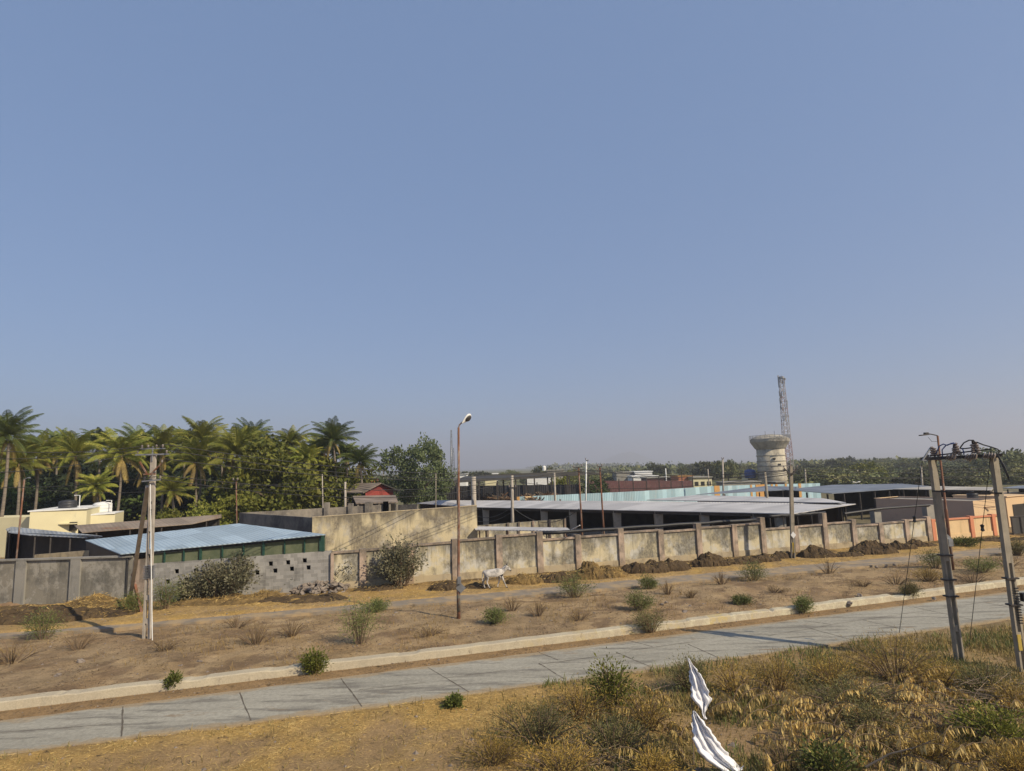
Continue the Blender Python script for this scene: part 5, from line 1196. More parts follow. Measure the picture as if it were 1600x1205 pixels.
# brown earth mound behind the grey roof
def mound(px, py, wpx, hpx, mat, name, label, cat, seed, depth=.6, Y=None, rough=.35, bits=0, bitmat='straw_bits', res=34, group=None, zb=0.08):
    b = G(px, py) if Y is None else D(px, py, Y); b.z = 0; W_ = wpx * b.y / F / 2; H_ = hpx * b.y / F * 1.08
    n = res; xs = np.linspace(-1, 1, n * 2); ys = np.linspace(-1, 1, n); X, Yy = np.meshgrid(xs, ys); q = np.clip(1 - X ** 2 - Yy ** 2, 0, 1)
    wx, wy = X * W_, Yy * W_ * depth
    z = H_ * (q ** .42) * (.30 + .95 * fbm((wx + seed * 9) * 1.1, wy * 1.1, seed, 3)) + (fbm(wx * 3 + seed, wy * 3, seed + 3, 4) - .5) * H_ * rough * .6 * (q > 0) * np.sqrt(q)
    dx = (fbm(wx * 6 + 5, wy * 6, seed + 7) - .5) * H_ * .25; dy = (fbm(wx * 6 + 15, wy * 6, seed + 8) - .5) * H_ * .25
    v = np.stack([(wx + dx).ravel(), (wy + dy).ravel(), (z - .05 + zb * (q > 0)).ravel()], 1); i = np.arange(2 * n * n).reshape(n, 2 * n)
    f = np.stack([i[:-1, :-1].ravel(), i[:-1, 1:].ravel(), i[1:, 1:].ravel(), i[1:, :-1].ravel()], 1)
    r = empty(name, b, label, cat, group); link('heap_body', np_mesh('heap_body', v, f, MT[mat], False), r)
    if bits:
        rg_ = np.random.default_rng(seed); k = rg_.integers(0, len(v), bits); pos = v[k] + rg_.normal(size=(bits, 3)) * .06; pos = pos[np.clip(z.ravel()[k], 0, 9) > .05]
        dr = rg_.normal(size=(len(pos), 3)); dr[:, 2] *= .4; vv, ff = leaf_quads(pos, .22, rg_, .10, dirs=dr); link('loose_straw', np_mesh('loose_straw', vv, ff, MT[bitmat]), r)
    return r
wall_mat('dung', (.095, .065, .035), (.065, .045, .026), (.03, .022, .015), (.15, .105, .05), (.5, .66), 1.6)
wall_mat('straw_heap', (.22, .145, .055), (.15, .10, .042), (.07, .048, .025), (.34, .23, .08), (.45, .62), 1.6)
plain('earth_brown', (.24, .16, .09), (.2, .13, .075), .2, bump=.3)
mound(1407, 756, 84, 8, 'earth_brown', 'earth_mound', 'brown earth mound behind the wide grey roof', 'mound', 3, Y=150)
for i, (px, py, w_, h_, mt, lab, bits) in enumerate([
    (60, 972, 170, 22, 'dung', 'long dark dung heap under the grey wall at the left edge', 300), (150, 952, 120, 17, 'straw_heap', 'yellow straw topped heap against the grey wall', 1400), (170, 966, 90, 15, 'dung', 'dark dung heap in front of the straw topped heap', 400), (30, 948, 70, 12, 'rubble_dirt', 'pale crumbly earth heap at the far left foot of the grey wall', 60),
    (412, 938, 60, 13, 'straw_heap', 'small rounded brown straw heap between the bush and the rubble', 500), (340, 946, 150, 12, 'straw_heap', 'low flat litter heap under the broad leaved bush', 500), (470, 942, 150, 9, 'dung', 'low dark heap in front of the rubble pile', 300), (590, 925, 90, 9, 'dung', 'low dark heap below the two wall bushes', 300),
    (693, 925, 50, 13, 'dung', 'low dark heap left of the cow, behind the lamp', 200), (745, 922, 70, 9, 'dung', 'flat dark heap behind the hind legs of the cow', 300), (820, 915, 60, 14, 'straw_heap', 'yellow brown straw heap in front of the cow', 700),
    (868, 912, 68, 20, 'dung', 'dark brown dung heap right of the cow', 250), (935, 906, 90, 25, 'straw_heap', 'tall brown straw heap by the ninth pillar', 900), (1007, 898, 76, 20, 'dung', 'dark dung heap right of the tall straw heap', 300),
    (1040, 894, 80, 18, 'dung', 'broad dark dung heap below the tenth pillar', 200), (1110, 888, 66, 20, 'dung', 'dark dung heap below the mid wall pillars, peaked', 150), (1160, 884, 60, 15, 'dung', 'dark dung heap left of the V bracket pole, low', 150), (1198, 881, 48, 15, 'dung', 'small dark dung heap just left of the V bracket pole', 150),
    (1222, 876, 40, 14, 'dung', 'small round dung heap touching the V bracket pole', 100), (1275, 874, 62, 18, 'dung', 'rounded dark dung heap right of the V bracket pole', 150), (1325, 872, 50, 13, 'dung', 'low dung heap left of the longest right hand heap', 100),
    (1365, 868, 76, 19, 'dung', 'long dark dung heap below the right hand panels', 150), (1412, 861, 44, 15, 'dung', 'dark dung heap second from the orange wall', 100), (1440, 857, 50, 14, 'dung', 'dark dung heap nearest the orange wall', 100), (1560, 848, 60, 9, 'dung', 'low dark heap along the foot of the orange wall', 60), (1595, 847, 40, 8, 'dung', 'low dark heap in front of the gate', 60)]):
    if mt == 'rubble_dirt': mt = 'earth_brown'
    mound(px, py, w_, h_, mt, 'dung_heap' if mt == 'dung' else 'straw_heap' if mt == 'straw_heap' else 'earth_heap', lab, 'heap', i + 10, .5, bits=bits, group='heaps along the wall', rough=.9)
# rubble pile: each stone a thing
def rock_mesh(seed, flat=.75):
    rg = np.random.default_rng(seed); bm = []; n = 8; vs = []; 
    u = [(0, 0, 1)] + [(math.cos(g * 6.283 / n + k * .4) * s_, math.sin(g * 6.283 / n + k * .4) * s_, z) for k, (z, s_) in enumerate(((.62, .72), (0, 1), (-.62, .72))) for g in range(n)] + [(0, 0, -1)]
    v = np.array(u) * rg.uniform(.62, 1.2, (len(u), 1)) * np.array([1, rg.uniform(.65, .95), flat])
    f3 = [(0, 1 + k, 1 + (k + 1) % n) for k in range(n)] + [(25, 17 + (k + 1) % n, 17 + k) for k in range(n)]
    f4 = [(1 + a * n + k, 9 + a * n + k, 9 + a * n + (k + 1) % n, 1 + a * n + (k + 1) % n) for a in range(2) for k in range(n)]
    me = bpy.data.meshes.new('stone'); me.from_pydata([tuple(q * .5) for q in v], [], f3 + f4); me.materials.append(MT['rock']); return me
RK = [rock_mesh(i) for i in range(6)]
rg = random.Random(6)
def stone(p, s, label, group=None, name='stone'):
    o = link(name, rg.choice(RK)); o.location = p; o.scale = (s, s, s * rg.uniform(.7, 1)); o.rotation_euler = (rg.uniform(-.5, .5), rg.uniform(-.5, .5), rg.uniform(0, 6)); return tag(o, label, 'stone', group)
for i in range(62):
    u = rg.random(); px = 447 + 90 * u; h = rg.random(); hmax = .7 * (1 - abs(u - .5) * 1.3)
    b = G(px, 936 - u * 5); stone(Vector((b.x, b.y + .2 + h * .9, .15 + h * hmax)), rg.choice((.2, .3, .4, .5, .65)) * rg.uniform(.85, 1.2), 'broken grey pink stone lying in the rubble pile by the block wall', 'stones of the rubble pile')
for i, (px, py, s, lab) in enumerate([(766, 979, .28, 'pale square stone under the small green bush near the lamp'), (731, 986, .16, 'small white stone between the lamp and the kerb'), (1035, 950, .28, 'pale stone behind the kerb beside a green bush'), (1042, 946, .2, 'small pale stone in a pair behind the kerb'), (1070, 962, .4, 'flat brown stone lying against the kerb gap'),
    (1385, 888, .35, 'broken pale slab piece left on the lane edge'), (1398, 886, .3, 'broken grey slab piece on the lane edge'), (1370, 890, .3, 'flat broken slab piece at the lane edge, leftmost'), (1460, 940, .3, 'stone at the kerb foot behind the left twin pole'), (1326, 948, .45, 'dark broken kerb lump lying before the kerb'), (1345, 936, .4, 'dark broken lump on top of the kerb'),
    (1122, 963, .22, 'small pale stone between kerb bushes'), (300, 1019, .2, 'small pale stone near dry stalks right of the pole'), (207, 1008, .22, 'pink pale stone at the foot of the left concrete pole'), (282, 1048, .3, 'brown stone on the soil above the kerb'), (126, 1040, .4, 'flat dark stone on the soil left of the pole'), (312, 1041, .35, 'flat dark oval stone on the soil right of the pole'), (1190, 950, .2, 'small stone among weeds by the kerb'), (90, 1063, .3, 'dark stone on bare soil near the left edge')]):
    p = G(px, py); stone(Vector((p.x, p.y, .16)), s, lab)

# ------------------------------------------------------------------ coconut palms
def palm_mesh(seed, nf=22, L=4.0, dry=5):
    rg = random.Random(seed); V = []; Fc = []; VD = []; FD = []
    for i in range(nf + dry):
        isdry = i >= nf; az = i * 2.399 + rg.uniform(-.3, .3); t = i / nf
        el = R(84 - 92 * min(t, 1) ** 1.25) + rg.uniform(-.12, .12) if not isdry else R(-35 + rg.uniform(-25, 10))
        l = L * rg.uniform(.82, 1.08) * (.75 if t < .1 else 1) * (.8 if isdry else 1)
        pts = []; p = Vector((0, 0, 0)); e = el; n = 9; bend = rg.uniform(.10, .19) if not isdry else .14
        roll = rg.uniform(-.35, .35)
        for k in range(n + 1):
            pts.append((p.copy(), e)); p = p + Vector((math.cos(az) * math.cos(e), math.sin(az) * math.cos(e), math.sin(e))) * l / n; e -= bend * (.4 + k / n * 1.3)
            e = max(e, -1.45)
        TV, TF = (VD, FD) if isdry else (V, Fc)
        for k in range(n):                      # rachis
            a, b = pts[k][0], pts[k + 1][0]; w_ = .06 * (1 - k / n) + .015; sd = Vector((-math.sin(az), math.cos(az), 0)) * w_; q = len(TV)
            TV += [a - sd, a + sd, b + sd, b - sd]; TF.append((q, q + 1, q + 2, q + 3))
        m_ = 44
        for j in range(m_):                     # leaflets, hanging more towards the tip and on old fronds
            s_ = .10 + .90 * j / m_; k = min(int(s_ * n), n - 1); fr_ = s_ * n - k; c = pts[k][0].lerp(pts[k + 1][0], fr_); e = pts[k][1]
            fwd = Vector((math.cos(az) * math.cos(e), math.sin(az) * math.cos(e), math.sin(e))); side = Vector((-math.sin(az), math.cos(az), 0))
            ll = (.80 * math.sin(math.pi * (s_ * .8 + .15)) + .12) * L / 4.0 * rg.uniform(.85, 1.1)
            for sg in (-1, 1):
                hang = (.25 + .55 * min(t, 1)) if not isdry else 1.2
                d = (side * sg * 1.0 + fwd * (.75 + .5 * s_) + Vector((0, 0, -hang - .2 * rg.random() + roll * sg))).normalized()
                tip = c + d * ll * .6 + (d + Vector((0, 0, -.7))).normalized() * ll * .4; w_ = fwd * .06; q = len(TV)
                mid = c + d * ll * .55
                TV += [c - w_ * .4, c + w_ * .4, mid + w_ * .55, mid - w_ * .55, tip]; TF.append((q, q + 1, q + 2, q + 3)); TF.append((q + 3, q + 2, q + 4, q + 4))
    def mk(nm, VV, FF, mt):
        f4 = [f for f in FF if f[2] != f[3]]; f3 = [f[:3] for f in FF if f[2] == f[3]]
        me = bpy.data.meshes.new(nm); me.from_pydata([tuple(v) for v in VV], [], f4 + f3); me.materials.append(mt); return me
    return V, Fc, VD, FD, mk
PALM = []
for sd, mt, L, dry in ((1, 'leaf_palm', 3.9, 5), (2, 'leaf_palm', 4.2, 4), (3, 'leaf_palm', 3.6, 6), (4, 'leaf_palm_dark', 4.0, 3), (5, 'leaf_palm_dark', 3.5, 2)):
    V_, F_, VD, FD, mk = palm_mesh(sd, 36, L * 1.12, dry); PALM.append((mk('crown', V_, F_, MT[mt]), mk('dry_fronds', VD, FD, MT['leaf_palm_dry']), L))
def palm(px, pyc, Y, var, sc, label, trunk_to=None):
    c = D(px, pyc, Y); base = Vector((c.x + random.Random(px).uniform(-.6, .6), Y, 0)); r = empty('coconut_palm', base, label, 'palm', 'coconut palms of the grove')
    n = 8; pts = [base.lerp(c, i / n) + Vector((.25 * math.sin(i / n * 3.1), 0, 0)) for i in range(n)] + [c - Vector((0, 0, .1))]
    MB().tube(pts, [.24, .20, .18, .17, .16, .15, .145, .14, .13], 8).build('trunk', MT['palm_bark'], r, smooth=True)
    cr, dr, L = PALM[var]
    for nm, me in (('crown', cr), ('dry_fronds', dr)):
        o = link(nm, me, r); o.location = c - base; o.scale = (sc,) * 3; o.rotation_euler = (.16 * math.sin(px * 1.7), .16 * math.cos(px * 2.3), px * .7)
        o.scale = (sc * (1 + .08 * math.sin(px)), sc * (1 - .08 * math.sin(px)), sc * (1 + .12 * math.cos(px * .9)))
    q = MB(); rr = random.Random(px)
    for k in range(6): g = k * 1.05; q.lathe(c + Vector((math.cos(g) * .3, math.sin(g) * .3, -.55 - .1 * (k % 2))), [(.02, -.14), (.13, -.05), (.14, .05), (.03, .15)], 7)
    q.build('coconuts', MT['leaf_olive'], r)
for a in [(14, 682, 66, 3, .8, 'tall dark palm at the left edge standing above the others'), (60, 712, 78, 0, 1.05, 'yellowing palm with broad hanging fronds above the cream house, left'), (118, 712, 80, 1, .95, 'full green palm directly above the black roof tank'), (155, 695, 92, 4, .9, 'small upright palm tip showing behind the palms over the roof tanks'), (190, 712, 80, 2, 1.12, 'wide palm with long drooping yellow fronds just left of the concrete pole'),
          (216, 700, 90, 3, .9, 'dark palm behind and just left of the concrete pole'), (252, 700, 84, 0, .95, 'palm behind the crossarms of the concrete pole, right side'), (287, 692, 96, 4, .8, 'small dark palm between two taller palms right of the pole'), (316, 690, 86, 1, 1.05, 'tall feathery palm, highest of the middle of the grove'), (306, 722, 78, 2, 1.05, 'palm with a visible leaning trunk in front of the tall feathery palm'),
          (370, 712, 80, 0, 1.15, 'broad palm with one bright yellow hanging frond left of the olive tree'), (392, 690, 94, 3, .95, 'dark palm rising behind the broad palm'), (432, 712, 92, 1, .8, 'palm just left above the wide olive tree'), (456, 696, 90, 1, .85, 'palm rising above the middle of the wide olive tree'), (498, 705, 88, 2, .9, 'palm with arched fronds left of the tallest right hand palm'),
          (520, 688, 84, 3, .95, 'tall dark palm, highest at the right end of the grove'), (562, 722, 84, 3, .8, 'rightmost palm of the grove with fronds sweeping right'), (540, 712, 88, 4, .8, 'palm squeezed between the two rightmost palms'), (150, 762, 76, 2, .72, 'short yellow palm with dry fronds low above the white roof tank'), (268, 768, 76, 0, .72, 'short palm with dry drooping fronds right of the concrete pole'),
          (30, 724, 74, 1, .85, 'palm low at the left behind the dark tree'), (90, 698, 94, 4, .9, 'dark palm tips between the two palms over the cream house'), (345, 700, 92, 2, .85, 'palm between the tall feathery palm and the broad palm'), (232, 722, 86, 1, .9, 'palm right behind the shaft of the concrete pole'), (415, 700, 96, 4, .85, 'dark palm tips behind the left shoulder of the olive tree'), (478, 716, 82, 1, .7, 'small palm half sunk in the olive trees'), (-20, 712, 74, 2, .9, 'palm mostly cut off by the left edge')]:
    palm(*a)
# ------------------------------------------------------------------ bushes
def bush(px, py, wpx, hpx, kind, label, seed, cat='bush', name='bush', dens=1.0, lean=0.0, group=None):
    b = G(px, py); b.z = float(ground_h(np.array([b.x]), np.array([b.y]))[0]); k = b.y / F; W_ = wpx * k / 2; H_ = hpx * k * (.72 if kind == 'dry' else .85 if kind in ('ochre', 'feather') else 1); rg = np.random.default_rng(seed); rr = random.Random(seed)
    r = empty(name, b, label, cat, group); mb = MB(); ends = []
    P_ = dict(broad=(20, .15, .6, 'leaf_broad', 130, .2, 4), feather=(22, .09, .28, 'leaf_feather', 110, .3, 4), dry=(26, .08, .14, 'leaf_dry', 22, .1, 3), ochre=(40, .09, .17, 'leaf_ochre', 55, .1, 3), lush=(14, .10, .5, 'leaf_lush', 80, .0, 3), grey=(30, .09, .22, 'leaf_weed', 85, .15, 3), olive=(22, .10, .4, 'leaf_olive', 90, .1, 3))[kind]
    ns, lf, asp, mat, nl, dr, sub = P_; ns = int(ns * max(1, min(3, W_))) ; pos = []; dirs = []
    for i in range(ns):
        g = rr.uniform(0, 6.283); q = rr.random() ** .6; tip = Vector((math.cos(g) * W_ * q + lean * H_, math.sin(g) * W_ * q * .8, H_ * (1 - .5 * q * q) * rr.uniform(.7, 1.15)))
        base = Vector((math.cos(g) * W_ * .25 * q, math.sin(g) * W_ * .2 * q, 0)); md = base.lerp(tip, .5) + Vector((0, 0, H_ * .1)); th = .012 if kind in ('dry', 'ochre', 'feather') else .018
        mb.tube([base, md, tip], [th * 1.4, th, th * .4], 4, False)
        for j in range(nl):
            t = rr.uniform(.25, 1.0) if kind != 'dry' else rr.uniform(.15, 1); a = base.lerp(md, t * 2) if t < .5 else md.lerp(tip, t * 2 - 1)
            off = rg.normal(size=3) * (.04 + .13 * min(H_, 1.5) * (1 if kind != 'dry' else .5)) * np.array([1, 1, .7]); pos.append(np.array(a) + off); dirs.append(np.array(tip - base) / max(.1, (tip - base).length) * .6 + off * 3)
    pos = np.array(pos); pos[:, 2] = np.maximum(pos[:, 2], .02); n = int(len(pos) * dens); pos = pos[:n]
    v, f = leaf_quads(pos, lf * (1 if k * F < 45 else 1.2), rg, asp, dirs=np.array(dirs)[:n], droop=dr)
    link('foliage', np_mesh('foliage', v, f, MT[mat]), r); me = bpy.data.meshes.new('stems'); me.from_pydata([tuple(q) for q in mb.v], [], mb.f); me.materials.append(MT['twig']); link('stems', me, r)
    return r
for i, a in enumerate([
    (352, 940, 100, 62, 'broad', 'large dusty broad leaved bush against the block wall'), (300, 944, 50, 34, 'broad', 'lower dusty bush at the left foot of the large broad leaved bush'), (536, 922, 48, 50, 'broad', 'dusty leafy bush at the left end of the yellow wall above the rubble'), (626, 922, 78, 68, 'broad', 'biggest dark leafy bush in front of the yellow wall left of the lamp'),
    (465, 927, 36, 32, 'lush', 'low rounded green bush against the block wall beside the rubble'), (206, 962, 30, 34, 'feather', 'green feathery bush between the grey wall and the concrete pole'), (257, 958, 42, 52, 'feather', 'thin tall feathery bush right of the concrete pole'), (562, 1012, 62, 78, 'feather', 'tall feathery green bush in the verge between pole and lamp'), (590, 958, 46, 20, 'feather', 'green weeds at the lane edge right behind the tall feathery bush'),
    (898, 936, 66, 42, 'feather', 'spreading dark green bush at the lane edge below the straw heap'), (66, 1002, 56, 48, 'feather', 'wide feathery bush near the left edge before the lane'), (776, 980, 42, 24, 'feather', 'small grey green bush beside the pale square stone'), (1017, 988, 50, 36, 'grey', 'dark bush filling the gap in the kerb'), (1000, 958, 44, 30, 'feather', 'thin green bush behind the kerb gap'),
    (1044, 934, 22, 28, 'dry', 'small dry upright weed behind the kerb gap'), (1254, 958, 32, 28, 'feather', 'spiky green bush growing on the kerb'), (492, 1052, 34, 32, 'olive', 'yellow green bush growing on the kerb in the middle left'), (270, 1076, 18, 18, 'lush', 'tiny green weed at the kerb foot'), (1177, 908, 40, 34, 'feather', 'green bush at the lane edge below the dung heaps'),
    (1128, 916, 36, 26, 'dry', 'greyish bush at the lane edge left of the greener one'), (1014, 922, 26, 22, 'feather', 'small weed at the lane edge'), (1160, 949, 36, 14, 'feather', 'flat green weed between lane and kerb'), (1080, 940, 30, 16, 'dry', 'flat dry weed between lane and kerb'), (1425, 934, 28, 22, 'grey', 'grey green weed on the broken kerb'), (1590, 870, 34, 26, 'grey', 'dark round bush near the right edge below the gate'),
    (1508, 857, 60, 12, 'lush', 'bright green grass patch below the orange wall'), (130, 944, 20, 14, 'lush', 'small green weed at the grey wall pillar'), (1462, 893, 50, 34, 'feather', 'green bush left of the leaning street lamp foot'), (1295, 897, 46, 30, 'dry', 'dry twiggy weed on the lane edge right of the V bracket pole'), (1535, 898, 60, 26, 'feather', 'green bushes between the twin poles'), (710, 1104, 20, 12, 'lush', 'small green weed at the near edge of the road'),
    (18, 1040, 110, 44, 'dry', 'wide patch of dry brown stalks at the left edge'), (122, 1020, 60, 36, 'dry', 'sparse dry stalks left of the concrete pole'), (256, 1022, 64, 26, 'dry', 'low dry stalks right of the concrete pole foot'), (400, 1012, 90, 42, 'dry', 'dry brown stalks left of the tall feathery bush'), (455, 1000, 60, 36, 'dry', 'thin dry stalks close to the tall feathery bush'), (370, 985, 60, 24, 'dry', 'low dry stalks near the lane'), (670, 1000, 70, 18, 'dry', 'low dry weed between bush and lamp'),
    (800, 960, 40, 28, 'dry', 'dry weed right of the lamp behind the square stone'), (840, 968, 40, 34, 'dry', 'dry twigs midway between lamp and kerb gap'), (905, 975, 50, 20, 'dry', 'flat dry twigs in the middle of the verge'), (1400, 916, 60, 22, 'dry', 'dry weeds on the verge left of the twin poles'), (1450, 912, 60, 22, 'ochre', 'ochre weeds behind the left twin pole'), (1520, 915, 70, 24, 'dry', 'dry weeds behind the kerb between the twin poles'), (1350, 920, 50, 14, 'dry', 'flat dry weed by the broken kerb'), (1210, 930, 50, 14, 'dry', 'flat dry weed behind the painted kerb'), (1575, 890, 50, 26, 'dry', 'dry weeds behind the right twin pole'),
    (955, 1110, 78, 66, 'olive', 'green bush with upright twigs on the near side of the road'), (905, 1125, 110, 52, 'ochre', 'brownish bush mass left of the green roadside bush'), (1010, 1140, 110, 56, 'ochre', 'brown bush mass right of the green roadside bush'), (1080, 1080, 70, 48, 'grey', 'dark green bush behind the upper white cloth'), (1150, 1085, 80, 50, 'ochre', 'dry ochre bush right of the upper white cloth'), (1215, 1078, 80, 52, 'ochre', 'tall dry ochre bush at the near road edge'),
    (840, 1160, 150, 50, 'grey', 'low tangled bush at the bottom middle'), (960, 1180, 150, 46, 'grey', 'dark tangled bush below the green roadside bush'), (770, 1195, 110, 40, 'ochre', 'low brown weeds at the bottom, left of the tangled bush'), (880, 1215, 160, 46, 'ochre', 'brown weeds along the bottom edge in the middle'), (1300, 1070, 100, 42, 'ochre', 'brown bush left of the large ochre mound bush'), (1400, 1062, 150, 70, 'ochre', 'large mounded ochre bush at the near road edge'), (1330, 1110, 150, 40, 'grey', 'grey tangled weeds below the ochre mound bush'), (1470, 1075, 90, 40, 'ochre', 'ochre weeds left of the left twin pole foot'),
    (1545, 1085, 100, 40, 'grey', 'green brown weeds between the twin pole feet'), (1590, 1110, 80, 40, 'ochre', 'ochre weeds at the right edge below the right pole'), (1560, 1165, 130, 50, 'olive', 'green bush patch at the bottom right corner'), (1450, 1190, 130, 44, 'ochre', 'ochre weeds at the bottom, left of the green corner patch'), (1300, 1215, 100, 50, 'lush', 'bright green bush at the bottom edge right of the cloth'), (1225, 1200, 90, 46, 'dry', 'dry stalks at the bottom right of the lower cloth'), (1370, 1150, 110, 36, 'grey', 'grey green weeds amid the hanging dry leaves'), (1590, 1220, 80, 50, 'ochre', 'ochre weeds in the bottom right corner'), (1020, 1215, 100, 40, 'ochre', 'dry weeds at the bottom edge left of the cloth')]):
    bush(*a, 100 + i)
# dead branch litter at the right
def dry_spray(px, py, n, L, seed, label, spread=1.2):
    """arching dead stems with long hanging straw coloured leaves"""
    b = G(px, py); b.z = 0; rr = random.Random(seed); rg = np.random.default_rng(seed); r = empty('dried_plant', b, label, 'dried plant', 'dead plants with hanging straw coloured leaves'); mb = MB(); V = []; Fc = []
    for i in range(n):
        g = rr.uniform(0, 6.283); p = Vector((rr.uniform(-spread, spread), rr.uniform(-spread, spread) * .7, .05)); e = rr.uniform(.7, 1.35); l = L * 1.45 * rr.uniform(.6, 1.2); pts = [p.copy()]
        for k in range(6): p = p + Vector((math.cos(g) * math.cos(e), math.sin(g) * math.cos(e), math.sin(e))) * l / 6; e -= .3; p.z = max(p.z, .12); pts.append(p.copy())
        mb.tube(pts, [.014, .013, .012, .01, .009, .007, .005], 4, False)
        for j in range(26):
            t = rr.uniform(.25, 1) * 5.99; a = pts[int(t)].lerp(pts[int(t) + 1], t % 1); s_ = rr.choice((-1, 1)); ll = rr.uniform(.14, .27)
            d = Vector((-math.sin(g) * s_ * rr.uniform(.1, .6), math.cos(g) * s_ * rr.uniform(.1, .6), -1)).normalized() + Vector((math.cos(g), math.sin(g), 0)) * rr.uniform(-.1, .4); d.normalize(); w_ = Vector((rr.uniform(-1, 1), rr.uniform(-1, 1), .2)).normalized() * ll * .17; q = len(V)
            c = a + d * ll * .5; bow = d.cross(w_).normalized() * ll * .08
            V += [a, c + w_ + bow, a + d * ll, c - w_ + bow]; Fc.append((q, q + 1, q + 2, q + 3))
    link('dry_leaves', np_mesh('dry_leaves', V, Fc, MT['leaf_straw']), r); me = bpy.data.meshes.new('stems'); me.from_pydata([tuple(q) for q in mb.v], [], mb.f); me.materials.append(MT['twig']); link('stems', me, r)
for i, (px, py, n, L, sp, lab) in enumerate([(1030, 1105, 7, .7, .7, 'arching dead plant just left of the upper cloth'), (1020, 1150, 9, .8, .8, 'dead plant with hanging leaves left of the cloth gap'), (1030, 1190, 7, .7, .7, 'dead plant left of the lower cloth'), (1120, 1125, 9, .8, .7, 'dead plant between the two cloth pieces, right side'), (1180, 1110, 10, .8, .9, 'dead plant below the tall ochre road bush'), (1255, 1118, 14, .9, .9, 'pale hanging leaves on bare soil right of the cloths'),
    (1265, 1145, 10, .8, .8, 'dead plant lower right of the cloths on bare soil'), (1330, 1120, 16, .9, 1.0, 'dense dead plant below the ochre mound, left'), (1380, 1095, 14, .9, .9, 'bright straw leaves directly below the ochre mound'), (1440, 1080, 14, .9, .9, 'arching straw leaves rising toward the left twin pole'), (1420, 1125, 18, .9, 1.1, 'dense dead plant in the middle of the right foreground'), (1490, 1110, 16, .9, 1.0, 'dead plant right of the foreground middle'), (1345, 1165, 16, .9, 1.0, 'tall dead leaves above the bright green bush'),
    (1415, 1180, 20, .9, 1.1, 'dead plant at the bottom centre right'), (1500, 1170, 18, .9, 1.1, 'dead plant left of the green corner patch'), (1470, 1215, 18, .9, 1.0, 'dead plant on the bottom edge toward the right'), (1560, 1120, 12, .8, 1.0, 'sparse dead plant near the right edge'), (1570, 1205, 14, .9, 1.0, 'dead plant in the bottom right corner'), (1240, 1185, 10, .8, .8, 'dead plant right of the lower cloth end'), (1300, 1195, 10, .8, .8, 'dead plant behind the bright green bush'), (980, 1120, 8, .7, .7, 'few dead leaves before the brown roadside bush')]):
    dry_spray(px, py, n, L, 300 + i, lab, sp)
def litter(px, py, seed, label, n=120, W_=1.3, H_=.5):
    b = G(px, py); b.z = 0; rr = random.Random(seed); r = empty('brushwood', b, label, 'brushwood'); mb = MB()
    for i in range(n):
        p = Vector((rr.gauss(0, W_ * .5), rr.gauss(0, W_ * .3), rr.uniform(.03, H_))); g = rr.gauss(0, .7); l = rr.uniform(.4, 1.3); d = Vector((math.cos(g), math.sin(g), rr.uniform(-.25, .3))); pts = [p]
        for k in range(3): d = (d + Vector((rr.uniform(-.3, .3), rr.uniform(-.3, .3), rr.uniform(-.3, .15)))).normalized(); q = pts[-1] + d * l / 3; q.z = max(.03, q.z); pts.append(q)
        mb.tube([v + b for v in pts], [.012, .01, .008, .004], 4, False)
    mb.build('twigs', MT['twig2'], r)
plain('twig2', (.26, .20, .14), (.17, .13, .09), 6, bump=0)
litter(1555, 1098, 3, 'tangle of grey dead branches below the right twin pole', 170, 1.8, .5); litter(1440, 1132, 4, 'scatter of pale dead twigs in the right foreground', 90, 1.3, .3)
litter(1350, 1090, 7, 'scatter of grey dead twigs under the ochre mound bush', 80, 1.2, .3); litter(905, 1180, 8, 'grey dead twigs in the bottom middle weeds', 70, 1.4, .3)
for (pts, lab) in (([(1295, 1175, .1), (1308, 1158, .5), (1322, 1142, .8)], 'dark bare stick leaning up in the right foreground'), ([(1350, 1200, .2), (1390, 1178, .4), (1430, 1168, .45), (1462, 1155, .6)], 'long dark curved branch at the bottom right'), ([(1008, 1082, .1), (1040, 1072, .25), (1062, 1068, .3)], 'pale bent branch lying left of the upper cloth')):
    q = [G(x, y, z) for x, y, z in pts]; tag(MB().tube(q, [.028, .022, .018, .01][:len(q)] if len(q) == 4 else [.025, .02, .01], 6).build('branch', MT['dark_metal'] if 'dark' in lab else MT['twig2'], loc=(q[0].x, q[0].y, 0)), lab, 'branch')

